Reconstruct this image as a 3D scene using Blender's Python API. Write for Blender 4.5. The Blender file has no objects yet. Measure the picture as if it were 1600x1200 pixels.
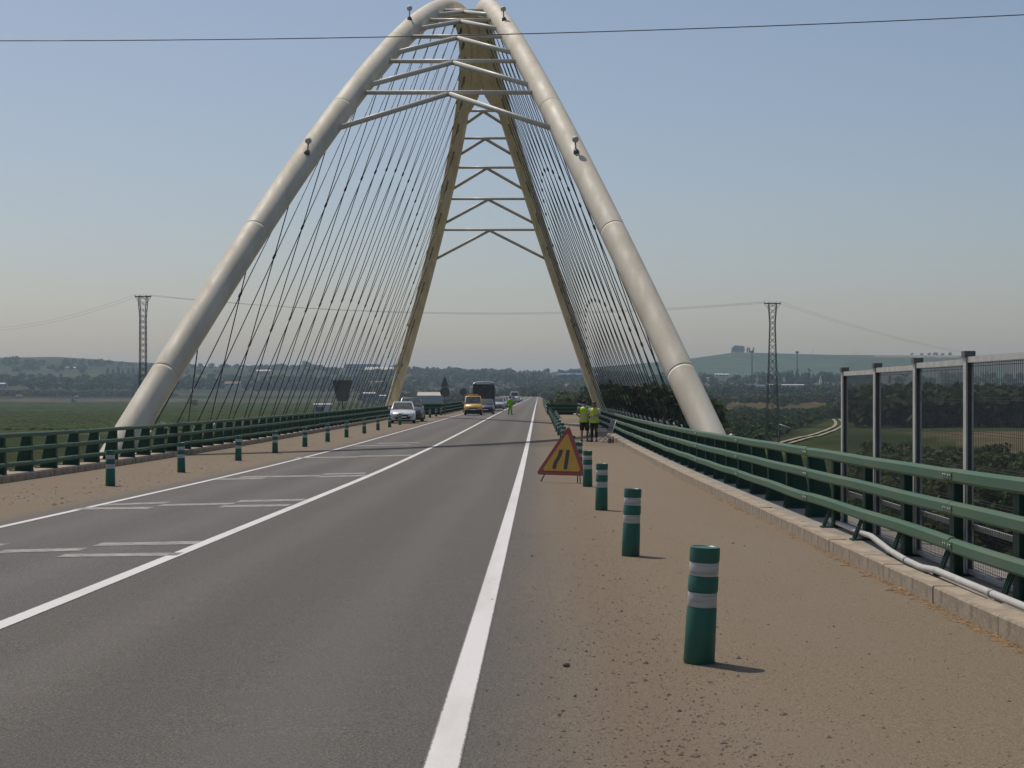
import bpy, bmesh, math, random
import numpy as np
from mathutils import Vector, Matrix
random.seed(7)
RNG = np.random.default_rng(11)
S = bpy.context.scene
C = S.collection
F = 2600.0                       # focal length in pixels of a 1600 px wide frame
CX, CY = 841.0, 613.0            # where the bridge axis meets the horizon

# ------------------------------------------------------------------ camera, sky, sun, exposure
cam_d = bpy.data.cameras.new('camera')
cam = bpy.data.objects.new('camera', cam_d); C.objects.link(cam); S.camera = cam
cam.location = (0, 0, 0); cam.rotation_euler = (math.radians(90), 0, 0)
cam_d.sensor_width = 36.0; cam_d.lens = 36.0 * F / 1600.0
cam_d.shift_x = -(CX - 800) / 1600.0; cam_d.shift_y = (CY - 600) / 1600.0
cam_d.clip_start = 0.1; cam_d.clip_end = 40000
SUN = Vector((-0.34, 0.42, 1.0)).normalized()
ELEV = math.asin(SUN.z); AZ = math.atan2(SUN.x, SUN.y)      # azimuth clockwise from +Y
w = bpy.data.worlds.new('World'); S.world = w; w.use_nodes = True
wn = w.node_tree; wn.nodes.clear()
sky = wn.nodes.new('ShaderNodeTexSky'); sky.sky_type = 'NISHITA'; sky.sun_disc = False
sky.sun_elevation = ELEV; sky.sun_rotation = AZ
sky.air_density = 1.0; sky.dust_density = 1.7; sky.ozone_density = 10.0; sky.altitude = 60
bg = wn.nodes.new('ShaderNodeBackground'); bg.inputs['Strength'].default_value = 0.113
wo = wn.nodes.new('ShaderNodeOutputWorld')
wb = wn.nodes.new('ShaderNodeMix'); wb.data_type = 'RGBA'; wb.blend_type = 'MULTIPLY'; wb.inputs[0].default_value = 1.0
wb.inputs[7].default_value = (1.255, 0.97, 0.755, 1.0)      # the camera's white balance
wn.links.new(sky.outputs[0], wb.inputs[6]); wn.links.new(wb.outputs[2], bg.inputs[0]); wn.links.new(bg.outputs[0], wo.inputs[0])
sl = bpy.data.lights.new('sun', 'SUN'); sl.energy = 3.0; sl.angle = math.radians(0.53); sl.color = (1.0, 0.94, 0.85)
so = bpy.data.objects.new('sun', sl); C.objects.link(so)
so.rotation_euler = (-SUN).to_track_quat('-Z', 'Y').to_euler(); so.location = (-40, 60, 80)
S.view_settings.view_transform = 'Standard'; S.view_settings.look = 'None'
S.view_settings.exposure = 0.0; S.view_settings.gamma = 1.0; S.view_settings.use_curve_mapping = False
S.cycles.use_denoising = True
S.cycles.max_bounces = 6; S.cycles.volume_bounces = 0; S.cycles.transparent_max_bounces = 12
HAZE = 0.00012

# ------------------------------------------------------------------ helpers
def tag(o, label=None, cat=None, group=None, kind=None):
    if label: o['label'] = label
    if cat: o['category'] = cat
    if group: o['group'] = group
    if kind: o['kind'] = kind
    return o
def thing(name, label, cat, loc=(0, 0, 0), rz=0.0, group=None):
    o = bpy.data.objects.new(name, None); C.objects.link(o)
    o.empty_display_size = 0.2
    o.location = loc; o.rotation_euler = (0, 0, rz)
    return tag(o, label, cat, group)
def copy_tree(o, parent=None):
    c = o.copy(); C.objects.link(c)
    if parent is not None: c.parent = parent
    for ch in KIDS.get(o.name, []):
        d = copy_tree(ch, c)
        KIDS.setdefault(c.name, []).append(d)
    return c
KIDS = {}
class MB:
    """collects polygons"""
    def __init__(s): s.v = []; s.f = []; s.m = []; s.mi = 0; s.sm = []
    def add(s, vs, fs, smooth=False):
        b = len(s.v); s.v += [tuple(p) for p in vs]
        for f in fs:
            s.f.append(tuple(b + i for i in f)); s.m.append(s.mi); s.sm.append(smooth)
    def box(s, x0, x1, y0, y1, z0, z1):
        s.add([(x0,y0,z0),(x1,y0,z0),(x1,y1,z0),(x0,y1,z0),(x0,y0,z1),(x1,y0,z1),(x1,y1,z1),(x0,y1,z1)],
              [(0,3,2,1),(4,5,6,7),(0,1,5,4),(1,2,6,5),(2,3,7,6),(3,0,4,7)])
    def quad(s, a, b, c, d): s.add([a, b, c, d], [(0, 1, 2, 3)])
    def hexa(s, p):   # p: 8 points, bottom 4 (ccw from above) then top 4
        s.add(p, [(0,3,2,1),(4,5,6,7),(0,1,5,4),(1,2,6,5),(2,3,7,6),(3,0,4,7)])
    def prism(s, poly, d):   # polygon (list of 3-D points, planar) extruded by vector d
        n = len(poly); d = Vector(d)
        vs = [Vector(p) for p in poly]; vs += [p + d for p in vs]
        s.add(vs, [tuple(range(n))[::-1], tuple(range(n, 2*n))] + [(i, (i+1) % n, n+(i+1) % n, n+i) for i in range(n)])
    def tube(s, pts, rad, n=8, cap=True, smooth=True):
        pts = [Vector(p) for p in pts]
        if not hasattr(rad, '__len__'): rad = [rad] * len(pts)
        rings = []; u = None
        for i, p in enumerate(pts):
            t = (pts[min(i+1, len(pts)-1)] - pts[max(i-1, 0)])
            t = t.normalized() if t.length > 1e-9 else Vector((0, 0, 1))
            if u is None:
                u = t.orthogonal().normalized()
            else:
                u = (u - t * u.dot(t)); u = u.normalized() if u.length > 1e-6 else t.orthogonal().normalized()
            v = t.cross(u)
            r = rad[i]; rr = r if hasattr(r, '__len__') else (r, r)
            rings.append([p + u * (rr[0] * math.cos(2*math.pi*k/n)) + v * (rr[1] * math.sin(2*math.pi*k/n)) for k in range(n)])
        vs = [q for r in rings for q in r]; fs = []
        for i in range(len(rings) - 1):
            for k in range(n):
                fs.append((i*n+k, i*n+(k+1) % n, (i+1)*n+(k+1) % n, (i+1)*n+k))
        s.add(vs, fs, smooth)
        if cap:
            b = len(s.v) - len(vs)
            s.f.append(tuple(b + k for k in range(n))[::-1]); s.m.append(s.mi); s.sm.append(False)
            e = b + (len(rings)-1)*n
            s.f.append(tuple(e + k for k in range(n))); s.m.append(s.mi); s.sm.append(False)
    def loft(s, rings, cap=True, smooth=False, closed=True):
        n = len(rings[0]); vs = [tuple(q) for r in rings for q in r]; fs = []
        for i in range(len(rings)-1):
            for k in range(n if closed else n-1):
                fs.append((i*n+k, i*n+(k+1) % n, (i+1)*n+(k+1) % n, (i+1)*n+k))
        s.add(vs, fs, smooth)
        if cap:
            b = len(s.v) - len(vs)
            for q in (tuple(b + k for k in range(n))[::-1], tuple(b + (len(rings)-1)*n + k for k in range(n))):
                s.f.append(q); s.m.append(s.mi); s.sm.append(False)
    def ball(s, c, r, n=10, m=6, smooth=True):
        rr = r if hasattr(r, '__len__') else (r, r, r)
        rings = []
        for i in range(m+1):
            a = math.pi * i / m; st = max(math.sin(a), 1e-3)
            rings.append([(c[0]+rr[0]*st*math.cos(2*math.pi*k/n), c[1]+rr[1]*st*math.sin(2*math.pi*k/n), c[2]-rr[2]*math.cos(a)) for k in range(n)])
        s.loft(rings, True, smooth)
    def mesh(s, name, mats):
        me = bpy.data.meshes.new(name); me.from_pydata(s.v, [], s.f)
        if not isinstance(mats, (list, tuple)): mats = [mats]
        for m in mats: me.materials.append(m)
        me.polygons.foreach_set('material_index', s.m); me.polygons.foreach_set('use_smooth', s.sm)
        me.update(); return me
    def build(s, name, mats, parent=None):
        bm = bmesh.new(); me = s.mesh(name, mats); bm.from_mesh(me)
        bmesh.ops.recalc_face_normals(bm, faces=bm.faces[:]); bm.to_mesh(me); bm.free()
        return link(name, me, parent)
def link(name, me, parent=None):
    o = bpy.data.objects.new(name, me); C.objects.link(o)
    if parent is not None:
        o.parent = parent; KIDS.setdefault(parent.name, []).append(o)
    return o
def bevel(o, wd=0.03, seg=2):
    m = o.modifiers.new('edge', 'BEVEL'); m.width = wd; m.segments = seg; m.limit_method = 'ANGLE'; m.angle_limit = math.radians(35)
    for p in o.data.polygons: p.use_smooth = True
    try:
        o.data.set_sharp_from_angle(angle=math.radians(40))
    except Exception: pass
    return o
def npmesh(name, V, Q, mats, tint=None, smooth=False):
    """V (n,3), Q (m,4 or 3) numpy -> mesh, tint per vertex colour (n,3)"""
    me = bpy.data.meshes.new(name); k = Q.shape[1]
    me.vertices.add(len(V)); me.vertices.foreach_set('co', V.astype(np.float32).ravel())
    me.loops.add(Q.size); me.loops.foreach_set('vertex_index', Q.astype(np.int32).ravel())
    me.polygons.add(len(Q)); me.polygons.foreach_set('loop_start', np.arange(0, Q.size, k, dtype=np.int32))
    try: me.polygons.foreach_set('loop_total', np.full(len(Q), k, dtype=np.int32))
    except Exception: pass
    me.polygons.foreach_set('use_smooth', np.full(len(Q), smooth, dtype=bool))
    if tint is not None:
        a = me.color_attributes.new('tint', 'FLOAT_COLOR', 'POINT')
        a.data.foreach_set('color', np.hstack([tint, np.ones((len(V), 1))]).astype(np.float32).ravel())
    if not isinstance(mats, (list, tuple)): mats = [mats]
    for m in mats: me.materials.append(m)
    me.update(calc_edges=True); me.validate(); return me

# ------------------------------------------------------------------ materials
def newmat(name):
    m = bpy.data.materials.new(name); m.use_nodes = True
    nt = m.node_tree; b = nt.nodes['Principled BSDF']
    return m, nt, b
def nd(nt, t, **kw):
    n = nt.nodes.new(t)
    for k, v in kw.items():
        if k in n.inputs: n.inputs[k].default_value = v
        else: setattr(n, k, v)
    return n
def col(c): return (c[0], c[1], c[2], 1.0)
def mixrgb(nt, fac, a, b, mode='MIX'):
    n = nt.nodes.new('ShaderNodeMix'); n.data_type = 'RGBA'; n.blend_type = mode
    for i, x in ((0, fac), (6, a), (7, b)):
        if isinstance(x, (int, float)): n.inputs[i].default_value = x
        elif isinstance(x, tuple): n.inputs[i].default_value = col(x)
        else: nt.links.new(x, n.inputs[i])
    return n.outputs[2]
def ramp(nt, src, a, b, c0=0.0, c1=1.0):
    n = nt.nodes.new('ShaderNodeMapRange'); n.interpolation_type = 'SMOOTHSTEP'
    nt.links.new(src, n.inputs[0]); n.inputs[1].default_value = a; n.inputs[2].default_value = b
    n.inputs[3].default_value = c0; n.inputs[4].default_value = c1
    return n.outputs[0]
def math_(nt, op, a, b=0.0):
    n = nt.nodes.new('ShaderNodeMath'); n.operation = op
    for i, x in ((0, a), (1, b)):
        if isinstance(x, (int, float)): n.inputs[i].default_value = x
        else: nt.links.new(x, n.inputs[i])
    return n.outputs[0]
def worn(name, c, c2=None, amt=0.5, scale=6.0, rough=0.5, metal=0.0, bump=0.0, detail=4, coat=0.0, spec=None, streak=None):
    """paint or stone with grime: two colours mixed by noise"""
    m, nt, b = newmat(name)
    tc = nd(nt, 'ShaderNodeTexCoord')
    src = tc.outputs['Object']
    if streak:
        mp = nd(nt, 'ShaderNodeMapping'); mp.inputs['Scale'].default_value = streak; nt.links.new(src, mp.inputs[0]); src = mp.outputs[0]
    n = nd(nt, 'ShaderNodeTexNoise', Scale=scale, Detail=detail, Roughness=0.6); nt.links.new(src, n.inputs['Vector'])
    c2 = c2 or tuple(x * 0.7 for x in c)
    f = ramp(nt, n.outputs[0], 0.35, 0.7, 0.0, amt)
    nt.links.new(mixrgb(nt, f, c, c2), b.inputs['Base Color'])
    nt.links.new(ramp(nt, n.outputs[0], 0.3, 0.7, max(rough - 0.08, 0.02), min(rough + 0.12, 1)), b.inputs['Roughness'])
    b.inputs['Metallic'].default_value = metal
    if coat: b.inputs['Coat Weight'].default_value = coat; b.inputs['Coat Roughness'].default_value = 0.06
    if spec is not None: b.inputs['Specular IOR Level'].default_value = spec
    if bump:
        n2 = nd(nt, 'ShaderNodeTexNoise', Scale=scale * 6, Detail=3); nt.links.new(tc.outputs['Object'], n2.inputs['Vector'])
        bp = nd(nt, 'ShaderNodeBump', Strength=bump, Distance=0.01); nt.links.new(n2.outputs[0], bp.inputs['Height'])
        nt.links.new(bp.outputs[0], b.inputs['Normal'])
    return m
def deck_material():
    """worn asphalt that turns into dusty tan paving towards both verges"""
    m, nt, b = newmat('dusty_asphalt')
    g = nd(nt, 'ShaderNodeNewGeometry'); sep = nd(nt, 'ShaderNodeSeparateXYZ'); P = g.outputs['Position']
    nt.links.new(P, sep.inputs[0]); X = sep.outputs[0]
    def noise(s, d=3, r=0.55, stretch=None):
        v = P
        if stretch:
            mp = nd(nt, 'ShaderNodeMapping'); mp.inputs['Scale'].default_value = stretch; nt.links.new(P, mp.inputs[0]); v = mp.outputs[0]
        n = nd(nt, 'ShaderNodeTexNoise', Scale=s, Detail=d, Roughness=r); nt.links.new(v, n.inputs['Vector']); return n.outputs[0]
    big = noise(0.55, 4, 0.6, (1.0, 0.25, 1.0)); mid = noise(3.0, 4); fine = noise(62, 4, 0.75); grit = noise(135, 2, 0.6)
    # how far the dust has spread, from the position across the deck
    xw = math_(nt, 'ADD', X, math_(nt, 'MULTIPLY', math_(nt, 'SUBTRACT', mid, 0.5), 0.35))
    xw = math_(nt, 'ADD', xw, math_(nt, 'MULTIPLY', math_(nt, 'SUBTRACT', big, 0.5), 0.5))
    dr = ramp(nt, xw, -0.45, 0.62); dl = ramp(nt, xw, -7.35, -8.35)
    dust = math_(nt, 'MAXIMUM', dr, dl)
    asp = mixrgb(nt, ramp(nt, fine, 0.36, 0.66), (0.068, 0.060, 0.050), (0.170, 0.154, 0.131))
    asp = mixrgb(nt, ramp(nt, grit, 0.60, 0.70), asp, (0.36, 0.345, 0.32))
    asp = mixrgb(nt, ramp(nt, grit, 0.40, 0.32), asp, (0.028, 0.026, 0.024))
    lane = mixrgb(nt, ramp(nt, X, -3.9, -4.5), (1, 1, 1), (1.06, 1.10, 1.16))
    asp = mixrgb(nt, 1.0, asp, lane, 'MULTIPLY')
    trk = noise(0.9, 3, 0.5, (1.4, 0.04, 1.0))
    asp = mixrgb(nt, ramp(nt, trk, 0.35, 0.7, 0.0, 0.22), asp, (0.10, 0.092, 0.086))
    tan = mixrgb(nt, ramp(nt, fine, 0.34, 0.68), (0.138, 0.105, 0.068), (0.260, 0.204, 0.136))
    tan = mixrgb(nt, ramp(nt, big, 0.4, 0.7, 0.0, 0.5), tan, (0.198, 0.164, 0.122))
    tan = mixrgb(nt, ramp(nt, grit, 0.37, 0.30), tan, (0.05, 0.038, 0.028)); tan = mixrgb(nt, ramp(nt, grit, 0.66, 0.74), tan, (0.36, 0.31, 0.25))
    # a rim of loose reddish grit on the inner edge of the dust
    rim = math_(nt, 'MULTIPLY', ramp(nt, xw, 0.15, 0.42), ramp(nt, xw, 1.15, 0.55))
    tan = mixrgb(nt, math_(nt, 'MULTIPLY', rim, 0.34), tan, (0.150, 0.105, 0.070))
    vor = nd(nt, 'ShaderNodeTexVoronoi', Scale=30.0); nt.links.new(P, vor.inputs['Vector'])
    spk = math_(nt, 'MULTIPLY', ramp(nt, vor.outputs['Distance'], 0.17, 0.10), ramp(nt, noise(20, 2), 0.48, 0.6))
    tan = mixrgb(nt, math_(nt, 'MULTIPLY', spk, 0.6), tan, (0.10, 0.07, 0.05))
    # wheel tracks polished a little paler, an oily middle, scattered drips and thin cracks
    def lanebump(xc, wd): return ramp(nt, math_(nt, 'ABSOLUTE', math_(nt, 'SUBTRACT', xw, xc)), wd, wd*0.25)
    oil = math_(nt, 'MAXIMUM', lanebump(-2.25, .55), lanebump(-5.75, .5))
    asp = mixrgb(nt, math_(nt, 'MULTIPLY', oil, math_(nt, 'ADD', math_(nt, 'MULTIPLY', trk, 0.45), -0.05)), asp, (0.075, 0.069, 0.064))
    whl = math_(nt, 'MAXIMUM', math_(nt, 'MAXIMUM', lanebump(-1.35, .42), lanebump(-3.15, .42)), math_(nt, 'MAXIMUM', lanebump(-4.95, .4), lanebump(-6.6, .4)))
    asp = mixrgb(nt, math_(nt, 'MULTIPLY', whl, 0.16), asp, (0.20, 0.186, 0.17))
    dv = nd(nt, 'ShaderNodeTexVoronoi', Scale=2.1); nt.links.new(P, dv.inputs['Vector'])
    drip = math_(nt, 'MULTIPLY', ramp(nt, dv.outputs['Distance'], 0.075, 0.03), math_(nt, 'MULTIPLY', ramp(nt, noise(0.8, 2), 0.5, 0.62), 0.55))
    asp = mixrgb(nt, drip, asp, (0.05, 0.046, 0.042))
    nt.links.new(mixrgb(nt, dust, asp, tan), b.inputs['Base Color'])
    b.inputs['Roughness'].default_value = 0.9; b.inputs['Specular IOR Level'].default_value = 0.25
    bp = nd(nt, 'ShaderNodeBump', Strength=0.9, Distance=0.008); nt.links.new(math_(nt, 'ADD', fine, math_(nt, 'MULTIPLY', grit, 0.6)), bp.inputs['Height'])
    nt.links.new(bp.outputs[0], b.inputs['Normal'])
    return m
def tint_material(name, rough=0.85, transl=0.0, scale=0.0, amt=0.3, spec=0.08):
    m, nt, b = newmat(name)
    a = nd(nt, 'ShaderNodeAttribute'); a.attribute_name = 'tint'
    c = a.outputs['Color']
    if scale:
        g = nd(nt, 'ShaderNodeNewGeometry')
        n = nd(nt, 'ShaderNodeTexNoise', Scale=scale, Detail=6, Roughness=0.65); nt.links.new(g.outputs['Position'], n.inputs['Vector'])
        n2 = nd(nt, 'ShaderNodeTexNoise', Scale=scale * 9, Detail=4, Roughness=0.65); nt.links.new(g.outputs['Position'], n2.inputs['Vector'])
        c = mixrgb(nt, 1.0, c, mixrgb(nt, ramp(nt, n.outputs[0], 0.3, 0.7), (1-amt,)*3, (1+amt,)*3), 'MULTIPLY')
        c = mixrgb(nt, 1.0, c, mixrgb(nt, ramp(nt, n2.outputs[0], 0.3, 0.7), (1-amt,)*3, (1+amt,)*3), 'MULTIPLY')
    nt.links.new(c, b.inputs['Base Color']); b.inputs['Roughness'].default_value = rough
    b.inputs['Specular IOR Level'].default_value = spec
    if transl:
        t = nd(nt, 'ShaderNodeBsdfTranslucent'); nt.links.new(c, t.inputs['Color'])
        mx = nd(nt, 'ShaderNodeMixShader', Fac=transl); out = nt.nodes['Material Output']
        nt.links.new(b.outputs[0], mx.inputs[1]); nt.links.new(t.outputs[0], mx.inputs[2]); nt.links.new(mx.outputs[0], out.inputs['Surface'])
    return m
def worn_paint(name, c, thr=(0.35, 0.6), cut=(0.15, 0.138, 0.127), scale=14, stretch=(1, 1, 1), xc=None, half=0.080):
    m, nt, b = newmat(name)
    g = nd(nt, 'ShaderNodeNewGeometry')
    mp = nd(nt, 'ShaderNodeMapping'); mp.inputs['Scale'].default_value = stretch; nt.links.new(g.outputs['Position'], mp.inputs[0])
    n = nd(nt, 'ShaderNodeTexNoise', Scale=scale, Detail=6, Roughness=0.7); nt.links.new(mp.outputs[0], n.inputs['Vector'])
    n2 = nd(nt, 'ShaderNodeTexNoise', Scale=120, Detail=2); nt.links.new(g.outputs['Position'], n2.inputs['Vector'])
    f = math_(nt, 'MAXIMUM', ramp(nt, n.outputs[0], thr[1], thr[0]), ramp(nt, n2.outputs[0], 0.38, 0.28, 0, 0.5))
    if xc is not None:      # ragged edges along the line, and dust carried across it
        sp = nd(nt, 'ShaderNodeSeparateXYZ'); nt.links.new(g.outputs['Position'], sp.inputs[0])
        e = nd(nt, 'ShaderNodeTexNoise', Scale=45, Detail=3, Roughness=0.7); nt.links.new(g.outputs['Position'], e.inputs['Vector'])
        dd = math_(nt, 'ADD', math_(nt, 'ABSOLUTE', math_(nt, 'SUBTRACT', sp.outputs[0], xc)), math_(nt, 'MULTIPLY', math_(nt, 'SUBTRACT', e.outputs[0], 0.5), 0.03))
        f = math_(nt, 'MAXIMUM', f, ramp(nt, dd, half-0.008, half))
        big = nd(nt, 'ShaderNodeTexNoise', Scale=1.3, Detail=5, Roughness=0.6); mp2 = nd(nt, 'ShaderNodeMapping'); mp2.inputs['Scale'].default_value = (2, .3, 1); nt.links.new(g.outputs['Position'], mp2.inputs[0]); nt.links.new(mp2.outputs[0], big.inputs['Vector'])
        c = mixrgb(nt, ramp(nt, big.outputs[0], 0.42, 0.72, 0, 0.55), c, (0.50, 0.47, 0.43))
    nt.links.new(mixrgb(nt, f, c, cut), b.inputs['Base Color']); b.inputs['Roughness'].default_value = 0.75
    b.inputs['Specular IOR Level'].default_value = 0.3
    return m
def glass_dark(name='dark_glass', c=(0.015, 0.02, 0.022)):
    m, nt, b = newmat(name); b.inputs['Base Color'].default_value = col(c); b.inputs['Roughness'].default_value = 0.06
    n = nd(nt, 'ShaderNodeTexNoise', Scale=3.0); tc = nd(nt, 'ShaderNodeTexCoord'); nt.links.new(tc.outputs['Object'], n.inputs['Vector'])
    nt.links.new(mixrgb(nt, ramp(nt, n.outputs[0], 0.4, 0.7), c, tuple(x*2.2+0.01 for x in c)), b.inputs['Base Color'])
    return m
M = {}
M['deck'] = deck_material()
M['line_r'] = worn_paint('road_paint', (0.645, 0.62, 0.595), thr=(0.16, 0.27), xc=-0.44)
M['line_c'] = worn_paint('road_paint', (0.645, 0.62, 0.595), thr=(0.16, 0.27), xc=-4.07)
M['line_l'] = worn_paint('road_paint', (0.645, 0.62, 0.595), thr=(0.16, 0.27), xc=-7.435, half=.06)
M['old'] = worn_paint('scraped_road_paint', (0.42, 0.40, 0.37), thr=(0.40, 0.62), scale=9, stretch=(0.6, 3, 1))
M['ground'] = tint_material('field_ground', 0.95, 0, 0.02, 0.22, 0.0)
M['leaf'] = tint_material('foliage', 0.7, 0.35)
M['crop'] = tint_material('crop', 0.8, 0.45, spec=0.0)
M['bark'] = worn('bark', (0.09, 0.07, 0.05), (0.05, 0.04, 0.03), 0.9, 8, 0.9, bump=0.5)
M['cream'] = worn('cream_paint', (0.66, 0.60, 0.485), (0.52, 0.455, 0.345), 0.75, 1.0, 0.58, streak=(1.6, 0.5, 0.5), detail=6, spec=0.28)
M['soffit'] = worn('yellow_cream_paint', (0.86, 0.76, 0.57), (0.62, 0.50, 0.33), 0.75, 1.1, 0.5, detail=7, streak=(2.2, 0.35, 0.35))  # paler, yellower cream for the flat undersides of the arches
M['bar'] = worn('grey_cream_paint', (0.58, 0.55, 0.47), (0.48, 0.45, 0.37), 0.6, 1.5, 0.45)
M['cable'] = worn('dark_cable', (0.035, 0.04, 0.042), (0.02, 0.022, 0.024), 0.6, 5, 0.5, metal=0.2)
M['lug'] = worn('rust_stained_lug', (0.26, 0.21, 0.135), (0.11, 0.09, 0.06), 0.9, 5, 0.7)
M['socket'] = worn('zinc_socket', (0.33, 0.33, 0.315), (0.22, 0.22, 0.205), 0.7, 4, 0.45, metal=0.4)
M['rail'] = worn('dusty_green_rail_paint', (0.056, 0.128, 0.076), (0.100, 0.142, 0.094), 0.75, 1.6, 0.58, streak=(1, 0.35, 2.0), detail=7, spec=0.3)
M['post'] = worn('dark_green_post_paint', (0.018, 0.062, 0.041), (0.04, 0.075, 0.053), 0.6, 3, 0.6, spec=0.25)
M['bollard'] = worn('green_plastic', (0.010, 0.108, 0.070), (0.032, 0.106, 0.075), 0.6, 5, 0.42, detail=6)
M['band'] = worn('scuffed_reflective_band', (0.48, 0.465, 0.43), (0.32, 0.305, 0.28), 0.8, 9, 0.45, streak=(0.4, 0.4, 6.0))
M['kerb'] = worn('kerb_concrete', (0.36, 0.295, 0.215), (0.20, 0.16, 0.115), 0.9, 4.5, 0.92, bump=0.6, detail=7)
M['concrete'] = worn('grey_concrete', (0.29, 0.255, 0.21), (0.19, 0.165, 0.135), 0.7, 1.3, 0.92, bump=0.4, detail=6)
M['galv'] = worn('galvanised_steel', (0.46, 0.45, 0.43), (0.33, 0.32, 0.30), 0.7, 5, 0.42, metal=0.35)
M['mesh'] = worn('grey_mesh_wire', (0.075, 0.07, 0.065), (0.05, 0.047, 0.043), 0.6, 9, 0.6)
M['conduit'] = worn('white_pvc_pipe', (0.52, 0.51, 0.475), (0.38, 0.36, 0.32), 0.7, 5, 0.45)
M['lattice'] = worn('dark_lattice_steel', (0.04, 0.04, 0.038), (0.025, 0.024, 0.022), 0.7, 2, 0.7)
M['wire'] = worn('overhead_wire', (0.085, 0.085, 0.085), (0.06, 0.06, 0.06), 0.5, 2, 0.6)
M['yellow'] = worn('sign_yellow', (0.41, 0.23, 0.013), (0.32, 0.175, 0.013), 0.8, 5, 0.5)
M['red'] = worn('sign_red', (0.21, 0.028, 0.02), (0.16, 0.024, 0.018), 0.8, 6, 0.5)
M['black'] = worn('black', (0.018, 0.018, 0.018), (0.035, 0.033, 0.03), 0.6, 8, 0.6)
M['rubber'] = worn('tyre_rubber', (0.022, 0.022, 0.023), (0.05, 0.046, 0.04), 0.5, 6, 0.8)
M['glass'] = glass_dark()
M['glass2'] = glass_dark('tinted_glass', (0.03, 0.042, 0.042))
M['chrome'] = worn('headlight_glass', (0.75, 0.76, 0.77), (0.5, 0.5, 0.5), 0.5, 10, 0.1, metal=0.5)
M['plate'] = worn('blank_number_plate', (0.7, 0.7, 0.68), (0.6, 0.6, 0.58), 0.5, 8, 0.5)
M['signback'] = worn('grey_sign_back', (0.13, 0.135, 0.13), (0.10, 0.104, 0.10), 0.6, 3, 0.6)
M['soil'] = worn('embankment_soil', (0.10, 0.10, 0.05), (0.15, 0.12, 0.075), 0.9, 0.5, 0.95, bump=0.4, detail=8)
M['stone'] = worn('loose_grit', (0.10, 0.075, 0.055), (0.24, 0.20, 0.16), 0.9, 9, 0.9)
M['dryleaf'] = worn('dry_leaf', (0.26, 0.15, 0.055), (0.12, 0.07, 0.035), 0.9, 30, 0.85)
def paint(name, c, rough=0.3): return worn(name, c, tuple(x*0.85+0.02 for x in c), 0.5, 2.5, rough, coat=0.6)

# ------------------------------------------------------------------ road profile (height below the eye along the bridge)
_k = np.array([-0.02, 0, .0029, .00483, .00744, .0146, .0186, .0262, .0367, .055, .081, .117, .2135, .4, 2.0]) * F
_h = np.array([1.42, 1.61, 1.70, 1.775, 1.83, 2.0, 2.06, 2.12, 2.13, 2.12, 2.16, 2.30, 2.70, 2.85, 3.2])
_yy = np.arange(-50, 5000, 1.0); _hh = np.interp(_yy, _k, _h)
_g = np.exp(-0.5 * (np.arange(-15, 16) / 5.0) ** 2); _g /= _g.sum()
_hh = np.convolve(np.pad(_hh, 15, mode='edge'), _g, mode='valid')
def zr(y): return -np.interp(y, _yy, _hh)
def road_at(px, py):
    """point of the road surface seen at a pixel of the 1600x1200 photograph"""
    y = 10.0
    for _ in range(60): y = -zr(y) * F / max(py - CY, 1.0)
    return Vector(((px - CX) * y / F, y, zr(y)))
def at(px, py, y): return Vector(((px - CX) * y / F, y, (CY - py) * y / F))
# ------------------------------------------------------------------ terrain
SKYX = [-4000, -600, 0, 90, 150, 200, 240, 300, 400, 480, 560, 600, 640, 700, 750, 800, 840, 900, 960, 1020, 1080, 1150, 1200, 1300, 1400, 1500, 1600, 2200, 6000]
SKYY = [575, 568, 562, 560.5, 564, 568, 569, 573, 577, 579, 580, 580, 579, 577, 579, 586, 588, 577, 572, 567, 561, 551.5, 553, 556, 557, 558, 560, 566, 575]
def smooth(a, b, x): t = np.clip((x - a) / (b - a), 0, 1); return t * t * (3 - 2 * t)
def vnoise(x, y, seed=0):
    xi = np.floor(x).astype(np.int64); yi = np.floor(y).astype(np.int64); fx = x - xi; fy = y - yi
    def h(a, b):
        n = (a * 374761393 + b * 668265263 + seed * 974634777) & 0x7fffffff
        n = ((n ^ (n >> 13)) * 1274126177) & 0x7fffffff
        return ((n ^ (n >> 16)) & 0xffff) / 65535.0
    u = fx * fx * (3 - 2 * fx); v = fy * fy * (3 - 2 * fy)
    return (h(xi, yi) * (1-u) + h(xi+1, yi) * u) * (1-v) + (h(xi, yi+1) * (1-u) + h(xi+1, yi+1) * u) * v
def fbm(x, y, seed=0, oct=4):
    s = 0; a = 0.5
    for i in range(oct): s = s + a * vnoise(x * 2**i, y * 2**i, seed + i); a *= 0.5
    return s
def pcol(X, Y):
    Y2 = np.maximum(Y, 1.0)
    return np.where(Y > 0, CX + np.clip(X / Y2, -2, 2) * F, np.where(X < 0, -4000, 6000))
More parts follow.
